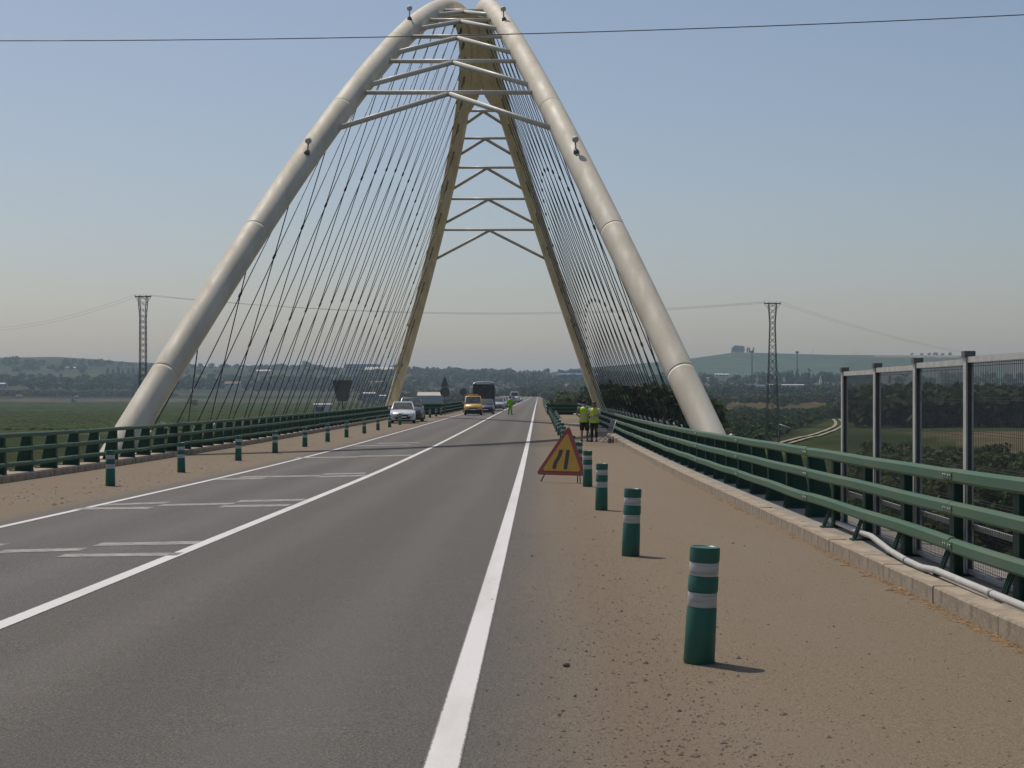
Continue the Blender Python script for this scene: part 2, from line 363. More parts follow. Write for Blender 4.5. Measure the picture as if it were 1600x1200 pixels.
def gz(X, Y):
    X = np.asarray(X, float); Y = np.asarray(Y, float)
    d = np.hypot(X, Y); px = pcol(X, Y)
    ridge = (613 - np.interp(px, SKYX, SKYY)) * 3800 / F
    top = np.minimum(36.0, ridge * 0.78)
    L = np.interp(d, [0, 1300, 1600, 1900, 2500, 3000], [-10, -10, -7, 0, 20, 36])
    R = np.interp(d, [0, 800, 1040, 1300, 1700, 2200, 2800, 3000], [-10, -10, -5.2, -4.0, 3, 12, 26, 34])
    m = smooth(760, 980, px); z = L * (1-m) + R * m
    z = np.where(d > 1900, np.minimum(z, z*0+top) * 1.0, z)
    far = smooth(2700, 3800, d); z = z * (1-far) + ridge * far
    z = z * (1 - 0.35 * smooth(4200, 8500, d))
    b = smooth(1700, 2600, d) * (1 - smooth(3000, 3500, d))
    z = z + (fbm(X / 260, Y / 260, 5) - 0.47) * 7 * b
    z = z + (fbm(X / 30, Y / 30, 3) - 0.47) * 0.7 * (1 - smooth(300, 1200, d))
    # river below the span
    riv = smooth(58, 74, Y) * (1 - smooth(118, 136, Y)) * (1 - smooth(200, 900, np.abs(X)))
    return z - 3.0 * riv
def gcol(X, Y):
    d = np.hypot(X, Y); px = pcol(X, Y); n = len(d)
    c = np.empty((n, 3)); c[:] = (0.070, 0.080, 0.036)
    def put(mask, a, b=None, s=120, seed=1):
        f = smooth(0.35, 0.62, fbm(X / s, Y / s, seed))[:, None]
        v = np.array(a) * (1-f) + np.array(b if b else a) * f
        c[mask] = v[mask]
    dj = d * (1 + 0.05 * (fbm(X / 90, Y / 90, 9) - 0.5))
    left = px < 700
    put(left & (dj < 445), (0.042, 0.058, 0.022), (0.056, 0.064, 0.028))
    put(left & (dj > 395) & (dj < 440), (0.11, 0.10, 0.06), (0.09, 0.09, 0.05))
    put(left & (dj >= 440) & (dj < 1385), (0.055, 0.075, 0.028), (0.07, 0.085, 0.034))
    put(left & (dj >= 1385) & (dj < 1640), (0.125, 0.112, 0.085), (0.095, 0.095, 0.060), 200)
    put(left & (dj >= 1640) & (dj < 1760), (0.05, 0.065, 0.03), (0.04, 0.055, 0.027))
    put(left & (dj >= 1760) & (dj < 1850), (0.10, 0.10, 0.07), (0.075, 0.095, 0.05))
    put(left & (dj >= 1850) & (dj < 2350), (0.045, 0.055, 0.03), (0.09, 0.085, 0.055), 150)
    put(left & (dj >= 2350) & (dj < 2420), (0.30, 0.24, 0.17), (0.12, 0.12, 0.07), 200)
    put(left & (dj >= 2420) & (dj < 2750), (0.075, 0.105, 0.048), (0.06, 0.08, 0.04), 250)
    put(left & (dj >= 2750), (0.05, 0.065, 0.035), (0.075, 0.085, 0.05), 300)
    mid = (px >= 640) & (px < 985)
    put(mid & (dj > 300), (0.045, 0.06, 0.028), (0.075, 0.08, 0.042), 90)
    put(mid & (dj > 1900) & (dj < 2200) & (px < 905), (0.05, 0.06, 0.032), (0.10, 0.085, 0.055), 110)
    put((px > 860) & (px < 985) & (dj > 1850) & (dj < 2150), (0.24, 0.18, 0.11), (0.13, 0.11, 0.06), 160)
    put((px > 600) & (px < 770) & (dj > 2900) & (dj < 3350), (0.30, 0.165, 0.11), (0.17, 0.12, 0.08), 400)
    put((px > 600) & (px < 770) & (dj > 3350), (0.07, 0.08, 0.045), (0.20, 0.14, 0.09), 300)
    right = px >= 985
    put(right & (dj < 260), (0.042, 0.055, 0.022), (0.066, 0.068, 0.034), 40)
    put(right & (dj >= 260) & (dj < 640), (0.050, 0.070, 0.026), (0.066, 0.080, 0.034), 60)
    lineX = 52 + (Y - 338) * 0.2128
    put(right & (dj >= 230) & (dj < 860) & (X < lineX - 3), (0.032, 0.042, 0.02), (0.055, 0.06, 0.03), 50)
    strip = right & (X > 0.262 * Y - 20) & (Y > 235) & (Y < 420) & (np.abs(X - 95 - (Y - 235) * 0.10) < 22)
    put(strip, (0.165, 0.125, 0.075), (0.11, 0.10, 0.055), 30)
    put(right & (dj >= 640) & (dj < 860) & (X > lineX), (0.05, 0.06, 0.03), (0.07, 0.075, 0.04), 60)
    put(right & (dj >= 800) & (dj < 1130), (0.250, 0.145, 0.080), (0.10, 0.085, 0.042), 75, 4)
    put(right & (dj >= 1130) & (dj < 1750), (0.05, 0.06, 0.03), (0.075, 0.08, 0.045), 80)
    put(right & (dj >= 1750) & (dj < 2100), (0.19, 0.155, 0.115), (0.12, 0.11, 0.075), 140)
    put(right & (dj >= 2100) & (dj < 2700), (0.06, 0.075, 0.042), (0.09, 0.09, 0.055), 160)
    put(right & (dj >= 2700), (0.085, 0.122, 0.078), (0.075, 0.100, 0.066), 500)
    put((px > 1320) & (dj >= 2850), (0.075, 0.10, 0.06), (0.11, 0.09, 0.065), 300)
    put((px > 1365) & (px < 1500) & (dj > 3450) & (dj < 3720), (0.30, 0.23, 0.14), (0.24, 0.18, 0.11), 300)
    v = 0.85 + 0.3 * fbm(X / 14, Y / 14, 21)
    return c * v[:, None] * 0.74
az = np.concatenate([np.radians(np.arange(-180, -36, 6)), np.radians(np.linspace(-36, 36, 700)), np.radians(np.arange(42, 180, 6))])
rad = np.concatenate([[0.0, 14.0], np.geomspace(26, 420, 40), np.geomspace(425, 4600, 210), np.geomspace(4700, 9000, 14)])
A, R_ = np.meshgrid(az, rad); Xg = (R_ * np.sin(A)).ravel(); Yg = (R_ * np.cos(A)).ravel()
na, nr = len(az), len(rad)
Zg = gz(Xg, Yg)
idx = np.arange(na * nr).reshape(nr, na); nx = np.roll(idx, -1, axis=1)
Q = np.stack([idx[:-1], nx[:-1], nx[1:], idx[1:]], -1).reshape(-1, 4)
me = npmesh('ground', np.stack([Xg, Yg, Zg], 1), Q, M['ground'], gcol(Xg, Yg), True)
ground = tag(link('ground', me), 'river plain of fields with low hills on the horizon', kind='structure')
# dirt track climbing away to the right
mb = MB(); prev = None
def ribbon(name, pts, wd, mats, lift=0.06):
    mb = MB()
    for i in range(len(pts)-1):
        (x0, y0), (x1, y1) = pts[i], pts[i+1]
        mb.quad((x0-wd/2, y0, float(gz(x0-wd/2, y0))+lift), (x0+wd/2, y0, float(gz(x0+wd/2, y0))+lift), (x1+wd/2, y1, float(gz(x1+wd/2, y1))+lift), (x1-wd/2, y1, float(gz(x1-wd/2, y1))+lift))
    return mb.build(name, mats)
M['track'] = worn('pale_track_dirt', (0.30, 0.25, 0.175), (0.17, 0.15, 0.095), 0.85, 0.25, 0.95)
ys_ = np.linspace(318, 615, 50)
trk = ribbon('dirt_track', [(50 + (y-338)*0.2128 + 5.0*math.sin((y-318)/297*3.14) , y) for y in ys_], 1.0, M['track'], 0.25)
tag(trk, 'pale dirt track between the orchard and the grass field', kind='structure')
trk2 = ribbon('dirt_track', [(50 + (y-338)*0.2128 + 5.0*math.sin((y-318)/297*3.14) + 2.2, y) for y in ys_], 0.9, M['track'], 0.25)
tag(trk2, 'second rut of the pale dirt track beside the orchard', kind='structure')

# ------------------------------------------------------------------ deck, road and painted lines
YB0, YB1 = 48.0, 158.0           # the widened part of the deck with walkways ends at YB1
def ystations(a, b):
    y = [a]
    while y[-1] < b: y.append(min(b, y[-1] + (0.5 if y[-1] < 60 else 2.0 if y[-1] < 240 else 15.0)))
    return np.array(y)
def strip(name, x0, x1, a, b, dz, mat, label, nx_=2):
    ys = ystations(a, b); xs = np.linspace(x0, x1, nx_)
    XX, YY = np.meshgrid(xs, ys); V = np.stack([XX.ravel(), YY.ravel(), zr(YY.ravel()) + dz], 1)
    i = np.arange(len(ys)*nx_).reshape(len(ys), nx_)
    q = np.stack([i[:-1, :-1], i[:-1, 1:], i[1:, 1:], i[1:, :-1]], -1).reshape(-1, 4)
    o = link(name, npmesh(name, V, q, mat, None, True)); return tag(o, label, kind='structure')
strip('road', -7.8, 0.15, -40, 1200, 0, M['deck'], 'grey asphalt carriageway with two lanes crossing the bridge', 4)
strip('pavement', 0.15, 3.32, -40, YB1, 0, M['deck'], 'dusty tan walkway along the right side of the road', 4)
strip('pavement', -11.62, -7.8, -40, YB1, 0, M['deck'], 'dusty tan walkway along the left side of the road', 4)
strip('verge', 0.15, 1.1, YB1, 1200, 0, M['deck'], 'narrow dusty verge right of the road past the bridge')
strip('verge', -9.6, -7.8, YB1, 1200, 0, M['deck'], 'narrow dusty verge left of the road past the bridge')
strip('road_line', -0.525, -0.355, -40, 1150, 0.004, M['line_r'], 'solid white edge line on the right of the road')
strip('road_line', -4.155, -3.985, -40, 1150, 0.004, M['line_c'], 'solid white centre line of the road')
strip('road_line', -7.515, -7.355, -40, 1150, 0.004, M['line_l'], 'solid white edge line on the left of the road')
# scraped-off remains of older hatch bars in the left lane
OLD = [((0, 862), (132, 858.5), 5), ((152, 851), (310, 848), 5), ((95, 868.5), (282, 866), 5), ((-40, 853), (8, 851.5), 4),
       ((120, 795), (236, 794), 3.4), ((165, 789), (262, 785.5), 3), ((250, 789.5), (366, 787), 3), ((372, 783.5), (476, 781), 3), ((345, 791.5), (452, 789.5), 3.2),
       ((340, 749), (412, 747.5), 2.2), ((375, 745.5), (500, 743.5), 2.2), ((498, 745), (574, 743), 2.2), ((505, 741), (572, 739.5), 2),
       ((462, 715.5), (560, 714), 1.6), ((560, 713), (645, 711.5), 1.6), ((555, 697), (640, 695), 1.2), ((590, 693), (655, 691.5), 1.2)]
for i, (a, b, t) in enumerate(OLD):
    pa, pb = road_at(*a), road_at(*b); mb = MB()
    dy = abs(road_at(a[0], a[1]-t/2).y - road_at(a[0], a[1]+t/2).y)
    n = 8; z = lambda y: zr(y) + 0.004
    lo = [pa.lerp(pb, j/n) for j in range(n+1)]
    for j in range(n):
        p, q = lo[j], lo[j+1]; w0 = dy/2*random.uniform(.8, 1.1)
        mb.quad((p.x, p.y-dy/2, z(p.y-dy/2)), (q.x, q.y-dy/2, z(q.y-dy/2)), (q.x, q.y+dy/2, z(q.y+dy/2)), (p.x, p.y+dy/2, z(p.y+dy/2)))
    tag(mb.build('road_marking', M['old']), 'faint scraped remnant of a white bar in the left lane', kind='structure', group='scraped road marking remnants')
# deck slab and outer ledges
def slab(name, x0, x1, a, b, ztop, zbot, mat, label):
    ys = ystations(a, b); rings = []
    for y in ys:
        z = zr(y); rings.append([(x0, y, z+zbot), (x1, y, z+zbot), (x1, y, z+ztop), (x0, y, z+ztop)])
    mb = MB(); mb.loft(rings); return tag(mb.build(name, mat), label, kind='structure')
slab('bridge_deck', -12.75, 4.45, -38, YB1, -0.05, -1.3, M['concrete'], 'concrete slab of the bridge deck')
slab('deck_edge', 3.53, 4.44, -38, YB1, 0.11, -0.045, M['concrete'], 'concrete ledge behind the right kerb')
slab('deck_edge', -12.74, -11.83, -38, YB1, 0.13, -0.045, M['kerb'], 'concrete ledge behind the left kerb')
def kerb(x0, x1, ya, label):
    root = thing('kerb', label, None, (0, 0, 0)); root['kind'] = 'structure'
    shapes = []
    for s in range(4):
        mb = MB(); j = lambda a: random.uniform(-a, a)
        c = 0.010
        sec = [(x0+j(.002), -0.05), (x0+j(.002), 0.142), (x0+c, 0.155+j(.002)), (x1-c, 0.155+j(.006)), (x1, 0.13), (x1, -0.05)]
        if x0 < -5: sec = [(x1, -0.05), (x1, 0.125), (x1-c, 0.155), (x0+c, 0.155), (x0, 0.13), (x0, -0.05)]
        mb.loft([[(x, y, z) for x, z in sec] for y in (0.003, 0.5, 0.995)]); me = mb.mesh('kerb_stone', M['kerb']); shapes.append(me)
    y = ya; i = 0
    while y < YB1 - 1:
        o = link('kerb_stone', shapes[random.randrange(4)], root)
        o.location = (random.uniform(-.003, .003), y, zr(y + 0.5)+random.uniform(-.003, .003))
        o.rotation_euler = (math.atan2(zr(y+1)-zr(y), 1.0), 0, random.uniform(-.004, .004))
        y += 1.0; i += 1
kerb(3.32, 3.53, 6.0, 'worn pale kerb stones along the right walkway')
kerb(-11.83, -11.62, 26.0, 'worn pale kerb stones along the left walkway')
# embankments at both ends
def bank(name, ya, yb, xl, xr, label, off=-0.12):
    ys = np.linspace(ya, yb, max(8, int((yb-ya)/8))); rings = []
    for y in ys:
        z = zr(y) + off; g = -10.6 if y < 1150 else z - 1
        wl = (z - g) * 1.7
        rings.append([(xl-wl, y, g), (xl, y, z), (xr, y, z), (xr+wl, y, g)])
    mb = MB(); mb.loft(rings, cap=False, closed=False); mb.add(rings[0], [(0, 1, 2, 3)]); mb.add(rings[-1], [(3, 2, 1, 0)])
    return tag(mb.build(name, M['soil']), label, kind='structure')
bank('embankment', -60, 44, -12.8, 4.5, 'grassy slope below the near end of the bridge', -1.0)
bank('embankment', YB1+0.2, 1250, -9.9, 1.5, 'scrubby slope below the road beyond the bridge', -0.06)
for y, lb in ((46, 'near'), (156.5, 'far')):
    mb = MB(); mb.box(-12.2, 3.9, y-1, y+1, -14, zr(y)-1.32)
    tag(mb.build('abutment', M['concrete']), f'concrete abutment under the {lb} end of the bridge', kind='structure')

# ------------------------------------------------------------------ the arch bridge
KM = 0.0395; XC = -98.6*KM; YM = KM*F; HA, HB = 568.0, 2706.0
def arch_h(u): return HA - HB*u*u
def arch_c(h): return 484 - 0.747*(h+40)            # spacing of the two arches at height h
def arch_p(side, u):
    h = arch_h(u); return Vector((XC + side*arch_c(h)/2*KM, YM*(1-u), h*KM))
bridge = thing('arch_bridge', 'cream twin tube arch bridge leaning together over the road with fans of dark cables', 'bridge', (XC, YM, -2.1))
def blink(o):
    o.parent = bridge; o.matrix_parent_inverse = Matrix.Translation(-Vector(bridge.location)); KIDS.setdefault('arch_bridge', []).append(o); return o
UE = 0.505
tilt = math.atan(0.3735)
RT = 0.49
def arch_frame(side, u):
    p = arch_p(side, u); e = 1e-3
    t = (arch_p(side, u-e) - arch_p(side, u+e)).normalized()
    nrm = Vector((side*math.cos(tilt), 0, math.sin(tilt)))     # out of the arch's plane, away from the road
    nrm = (nrm - t*nrm.dot(t)).normalized(); b = nrm.cross(t)
    if b.z < 0: b = -b
    return p, t, nrm, b
def arch_ring(side, u, s=1.0):
    p, t, nn, b = arch_frame(side, u); r = RT*s; out = []
    for k in range(17):                                        # rounded back
        a = math.pi*k/16; out.append(p + nn*(r*math.cos(a)) + b*(r*math.sin(a)))
    for x, y in ((-1.0, -0.30), (-0.82, -0.86), (0.82, -0.86), (1.0, -0.30)): out.append(p + nn*(r*x) + b*(r*y))
    return out
JO = [UE, .452, .392, .312, .236, .150, .07, -.07, -.150, -.236, -.312, -.392, -.452, -UE]
for side in (-1, 1):
    for a, b_ in zip(JO[:-1], JO[1:]):
        n = 14; us = list(np.linspace(a, b_, n)); du = 0.0006
        seq = [(us[0], .993), (us[0]-du, 1.0)] + [(u, 1.0) for u in us[1:-1]] + [(us[-1]+du, 1.0), (us[-1], .993)]
        mb = MB(); rings = [arch_ring(side, u, s) for u, s in seq]; nn = len(rings[0])
        vs = [q for r in rings for q in r]; 
        for i in range(len(rings)-1):
            pass
        base = len(mb.v); mb.v += [tuple(v) for v in vs]
        for i in range(len(rings)-1):
            for k in range(nn):
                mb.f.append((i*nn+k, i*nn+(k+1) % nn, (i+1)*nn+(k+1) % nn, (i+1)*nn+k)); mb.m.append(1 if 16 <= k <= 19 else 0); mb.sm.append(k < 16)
        mb.f.append(tuple(range(nn))); mb.m.append(0); mb.sm.append(False)
        mb.f.append(tuple((len(rings)-1)*nn + k for k in range(nn))); mb.m.append(0); mb.sm.append(False)
        blink(mb.build('arch_tube', [M['cream'], M['soffit']]))
# plate between the arches round the crown, with a V notch at each end
def soff(side, u):
    p, t, nn, b = arch_frame(side, u); return p - nn*(RT*0.95) - b*(RT*0.45)
mb = MB(); us = list(np.linspace(0.148, -0.148, 24)); up = Vector((0, 0, 0.14))
for a, b_ in zip(us[:-1], us[1:]):
    la, ra, lb, rb = soff(-1, a), soff(1, a), soff(-1, b_), soff(1, b_)
    ma, mc = (la+ra)/2, (lb+rb)/2
    if abs((a+b_)/2) > 0.112:                                 # notch: each side narrows towards the tube
        def cutf(u): return max(0.0, min(1.0, (abs(u)-0.112)/0.036))
        for s0, s1, m0, m1 in ((la, lb, ma, mc), (ra, rb, ma, mc)):
            q0 = m0.lerp(s0, cutf(a)*0.9); q1 = m1.lerp(s1, cutf(b_)*0.9)
            mb.hexa([s0, q0, q1, s1, s0+up, q0+up, q1+up, s1+up])
    else:
        mb.hexa([la, ra, rb, lb, la+up, ra+up, rb+up, lb+up])
blink(mb.build('crown_plate', M['soffit']))
BAR = [.297, .2625, .2255, .1885, .151]; FEET = [.331, .293, .255, .214, .175]
def tubepart(name, pts, r, mat, n=10): 
    mb = MB(); mb.tube(pts, r, n); return blink(mb.build(name, mat))
for sg in (1, -1):
    for u, f in zip(BAR, FEET):
        l, r = arch_p(-1, sg*u), arch_p(1, sg*u); d = (r-l).normalized()
        tubepart('crossbar', [l + d*0.5, r - d*0.5], 0.10, M['bar'])
        m = (l+r)/2 - Vector((0, 0, 0.06))
        for s in (-1, 1):
            tubepart('brace', [m + Vector((s*0.02, 0, 0)), arch_p(s, sg*f)], 0.115, M['bar'])
# hangers: from every node on the deck edge one leans each way
SP = 0.037; RUN = 1.6*SP; HD = -56
def deck_node(side, k):
    y = YM*k; return Vector((XC + side*arch_c(HD)/2*KM, y, zr(y) + 0.05))
cl = MB(); 
for side in (-1, 1):
    for j in range(-12, 13):
        k0 = 1 + j*SP; ht = None
        for sg in (1, -1):
            u = 1 - (k0 + sg*RUN)
            if arch_h(u) < 30: continue
            a = deck_node(side, k0); p, t, nn, b = arch_frame(side, u); top = p - b*(RT*0.70)
            if (top-a).length < 2.2: continue
            d = (top-a).normalized(); a2 = a + Vector((0, 0.12*sg, 0))
            mb = MB(); mb.tube([a2 + d*0.9, top], 0.0225, 6); h = blink(mb.build('hanger', M['cable']))
            mb = MB(); mb.tube([a2 - d*0.15, a2 + d*0.66], 0.045, 8); mb.mi = 1; mb.tube([a2 + d*0.662, a2 + d*0.76, a2 + d*0.92], [0.045, 0.04, 0.03], 8)
            o = mb.build('socket', [M['lattice'], M['socket']]); o.parent = h; KIDS.setdefault(h.name, []).append(o)
            mb = MB(); mb.tube([top - d*0.55, top - d*0.5, top - d*0.02], [0.028, 0.045, 0.05], 8)
            o = mb.build('upper_socket', M['lug']); o.parent = h; KIDS.setdefault(h.name, []).append(o)
# clamps where the cables cross
def hang_line(side, j, sg):
    k0 = 1 + j*SP; u = 1 - (k0 + sg*RUN)
    if abs(j) > 12 or arch_h(u) < 30: return None
    p, t, nn, b = arch_frame(side, u); return deck_node(side, k0), p - b*(RT*0.70)
for side in (-1, 1):
    for j in range(-12, 13):
        for step in (1, 2):
            A_, B_ = hang_line(side, j, 1), hang_line(side, j+step, -1)
            if not A_ or not B_: continue
            # meet in the (y, z) projection
            (a, b), (c, d) = A_, B_
            den = (b.y-a.y)*(d.z-c.z) - (b.z-a.z)*(d.y-c.y)
            if abs(den) < 1e-6: continue
            t = ((c.y-a.y)*(d.z-c.z) - (c.z-a.z)*(d.y-c.y))/den
            if not 0.05 < t < 0.95: continue
            p = a.lerp(b, t); dr = (b-a).normalized(); mb = MB()
            mb.tube([p - dr*0.13, p - dr*0.09, p + dr*0.09, p + dr*0.13], [0.03, 0.052, 0.052, 0.03], 8)
            blink(mb.build('cable_clamp', M['lattice'] if step == 2 else M['socket']))
# edge girder that carries the hangers, with outriggers under the deck
for side in (-1, 1):
    x = XC + side*arch_c(HD)/2*KM; ys = np.arange(YM*.512, YM*1.49, 2.0); rings = []
    for y in ys: z = zr(y); rings.append([(x-.42, y, z-.75), (x+.42, y, z-.75), (x+.42, y, z-.04), (x-.42, y, z-.04)])
    mb = MB(); mb.loft(rings); blink(mb.build('edge_girder', M['cream']))
    for j in range(-12, 13):
        y = YM*(1+j*SP); z = zr(y); x0 = -12.76 if side < 0 else 4.46
        mb = MB(); mb.hexa([(x0, y-.15, z-1.1), (x, y-.15, z-.7), (x, y+.15, z-.7), (x0, y+.15, z-1.1), (x0, y-.15, z-.30), (x, y-.15, z-.30), (x, y+.15, z-.30), (x0, y+.15, z-.30)])
        blink(mb.build('outrigger', M['bar']))
# ladder lugs along the far soffit edges
for side in (-1, 1):
    for sg in (1, -1):
        for u in np.arange(0.06, 0.47, 0.037):
            p, t, nn, b = arch_frame(side, sg*u); q = p + nn*(RT*0.86) - b*(RT*0.72)
            mb = MB(); mb.prism([q - t*.22 - nn*.05, q + t*.22 - nn*.05, q + t*.06 - b*.17 - nn*.05, q - t*.10 - b*.17 - nn*.05], nn*0.04)
            blink(mb.build('cable_lug', M['lug']))
# marker lamps on the arches
def beacon(side, u, lab, out=0.85):
    p, t, nn, b = arch_frame(side, u); d = (nn*out + b*0.75).normalized(); q = p + d*(RT-0.02)
    o = thing('beacon_lamp', lab, 'lamp', q, 0, 'lamps on the arch tubes')
    mb = MB(); mb.tube([(0, 0, 0), d*0.16], [0.13, 0.08], 10); mb.build('base', M['signback'], o)
    mb = MB(); mb.tube([d*0.10, d*0.18 + Vector((0, 0, 0.26))], 0.032, 8); mb.build('stem', M['galv'], o)
    c = d*0.18 + Vector((0, 0, 0.38)); mb = MB(); mb.ball(c, 0.135, 14, 8); mb.build('globe', M['conduit'], o)
beacon(-1, 0.352, 'small ball lamp halfway up the left arch tube', -0.14)
beacon(1, 0.352, 'small ball lamp halfway up the right arch tube', 0.02)
beacon(-1, 0.2115, 'small ball lamp near the top of the left arch tube', 0.22)
beacon(1, 0.2115, 'small ball lamp near the top of the right arch tube', 0.04)
for side, yy, px, lab in ((-1, 53.6, 150, 'white globe lamp behind the left barrier at the foot of the arch'), (1, 53.6, 1143, 'grey globe lamp behind the right barrier at the foot of the arch')):
    x = (px-CX)*yy/F; z = zr(yy)
    o = thing('globe_lamp', lab, 'lamp', (x, yy, z-0.2), 0, 'globe lamps at the foot of the arches')
    mb = MB(); mb.tube([(0, 0, -0.5), (0, 0, 0.60)], [0.05, 0.05], 8); mb.build('stem', M['galv'], o)
    mb = MB(); mb.ball((0, 0, 0.76), (0.13, 0.13, 0.19), 14, 10); mb.build('globe', M['conduit'] if side < 0 else M['socket'], o)
    mb = MB(); mb.prism([(-.2, -.02, .45), (.2, -.02, .45), (.06, -.02, -.1), (-.06, -.02, -.1)], (0, .04, 0)); mb.build('bracket', M['conduit'], o)

# ------------------------------------------------------------------ barriers
def barrier(label, side, xface, y0, y1, base, step=2.0, phase=0.0, seg=8.0, big=True):
    """three green box rails on plate posts; side +1: right of the road (rails face -x)"""
    root = thing('bridge_barrier', label, 'barrier', (xface, y0, zr(y0)), 0)
    s = side; H = 1.105 if big else 1.06; rh = 0.125 if big else 0.105
    mb = MB()
    fb = .085 if big else .03
    mb.prism([(s*(fb+.022), -.012, base), (s*.47, -.012, base), (s*.27, -.012, H-.06), (s*.082, -.012, H-.06)], (0, .024, 0))     # web plate
    mb.prism([(s*fb, -.075, base), (s*(fb+.021), -.075, base), (s*.081, -.075, H-.05), (s*.06, -.075, H-.05)], (0, .15, 0))      # front flange
    mb.box(min(s*.04, s*.56), max(s*.04, s*.56), -.11, .11, base, base+.022)                           # foot plate
    for yb in (-.075, .055):
        mb.hexa([(s*.03, yb, base+.022), (s*.085, yb, base+.022), (s*.085, yb+.02, base+.022), (s*.03, yb+.02, base+.022), (s*.08, yb, base+.3), (s*.085, yb, base+.3), (s*.085, yb+.02, base+.3), (s*.08, yb+.02, base+.3)])
    pm = mb.mesh('post', M['post'])
    mb = MB(); mb.box(min(s*.07, s*.155), max(s*.07, s*.155), -.010, .010, base, H-.05); mb.box(min(s*.05, s*.069), max(s*.05, s*.069), -.085, .085, base, H-.05)
    for yb in (-.055, .0, .045):
        mb.hexa([(s*-.075, yb, base+.02), (s*-.045, yb, base+.02), (s*-.045, yb+.014, base+.02), (s*-.075, yb+.014, base+.02), (s*.025, yb, base+.27), (s*.049, yb, base+.27), (s*.049, yb+.014, base+.27), (s*.025, yb+.014, base+.27)])
    mb.box(min(s*-.10, s*.16), max(s*-.10, s*.16), -.09, .09, base, base+.018)
    slim = mb.mesh('post', M['post'])
    y = y0 + phase
    while y < y1 - 0.1:
        o = link('post', slim if big and y < 22.5 else pm, root); o.location = (0, y-y0, zr(y)-zr(y0)); y += step
    for kx, hz in enumerate((H, 0.805, 0.48) if big else (H, 0.735, 0.40)):
        a = y0
        while a < y1 - 0.01:
            b = min(a + seg, y1); ys = np.linspace(a+0.006, b-0.006, 5); rings = []
            wj = random.uniform(-.006, .006); ys = np.linspace(a+0.006, b-0.006, 13)
            for y in ys:
                z = zr(y) - zr(y0) + hz + wj + (0.011 if kx == 2 else 0.005)*math.sin(y*.9+kx*2+side)*math.sin(y*.37+kx); c = 0.025; x0, x1 = (-0.05, 0.048)
                sec = [(x0, -rh+c), (x0, -c), (x0+c, 0), (x1-c, 0), (x1, -c), (x1, -rh+c), (x1-c, -rh), (x0+c, -rh)]
                rings.append([(s*x, y-y0, z+zz) for x, zz in sec])
            mb = MB(); mb.loft(rings); ra = mb.build('rail', M['rail'], root)
            if a < 70 and a > y0:      # sleeve and bolts where two lengths meet
                z = zr(a) - zr(y0) + hz; xs = s*-0.053
                mb = MB(); mb.box(min(xs, xs-s*.004), max(xs, xs-s*.004), a-y0-.16, a-y0+.16, z-rh+.03, z-.03); pl = mb.build('splice_plate', M['rail'], ra)
                mb = MB()
                for by in (-.12, -.05, .05, .12): mb.tube([(xs-s*.004, a-y0+by, z-rh/2), (xs-s*.014, a-y0+by, z-rh/2)], .012, 6)
                mb.build('bolt', M['galv'], ra)
            a = b
    return root
barrier('three rail green metal barrier on plate posts along the right walkway', 1, 3.74, 7.0, YB1-0.9, 0.11, 2.06, 0.02)
barrier('three rail green metal barrier on plate posts along the left walkway', -1, -12.0, 27.0, YB1-0.9, 0.13, 2.0, 0.6, 8.0, False)
barrier('green barrier on the right verge continuing past the bridge', 1, 0.85, YB1+0.1, 330, 0.0, 4.0, 1.0, 8.0, False)
barrier('green barrier on the left verge continuing past the bridge', -1, -9.25, YB1+0.1, 330, 0.0, 4.0, 1.0, 8.0, False)
def cross_barrier(label, x0, x1, y):
    root = thing('bridge_barrier', label, 'barrier', (x0, y, zr(y)))
    n = max(2, int(round((x1-x0)/1.0)))
    for i in range(n+1):
        mb = MB(); x = (x1-x0)*i/n; mb.box(x-.05, x+.05, -.02, .16, 0, 1.0); mb.build('post', M['post'], root)
    for hz in (1.06, 0.735, 0.40):
        mb = MB(); mb.box(-.06, x1-x0+.06, -.10, -.022, hz-.13, hz); mb.build('rail', M['rail'], root)
    mb = MB(); mb.box(0, x1-x0, 0.17, 0.19, 0.02, 0.98); mb.build('back_panel', M['post'], root)
cross_barrier('green barrier closing off the far end of the right walkway', 1.0, 3.95, YB1-0.2)
cross_barrier('green barrier closing off the far end of the left walkway', -12.1, -9.3, YB1-0.2)

# ------------------------------------------------------------------ mesh screen behind the right barrier
scr = thing('mesh_screen', 'tall wire mesh screen on steel posts behind the near right barrier', 'screen', (3.945, 21.44, zr(21.44)+0.11))
SY = [21.44 - 2.06*i for i in range(8)]; HT = 2.0
for i, y in enumerate(SY):
    z0 = zr(y) + .11 - (zr(21.44)+.11); yy = y - 21.44
    mb = MB(); 
    mb.mi = 0; mb.box(-.036, -.020, yy-.05, yy+.05, z0+.021, z0+HT); mb.box(.022, .036, yy-.05, yy+.05, z0+.021, z0+HT)
    mb.mi = 1; mb.box(-.020, .022, yy-.006, yy+.006, z0+.021, z0+HT)  # web in dark grey: the shade between the flanges put into its colour
    p = mb.build('screen_post', [M['conduit'], M['signback']], scr)
    mb = MB(); mb.box(-.05, .05, yy-.06, yy+.06, z0+HT+.002, z0+HT+.06); mb.build('post_cap', M['signback'], scr)
    mb = MB(); mb.box(-.03, .12, yy-.10, yy+.10, z0+.004, z0+.02); mb.build('foot_plate', M['post'], scr)
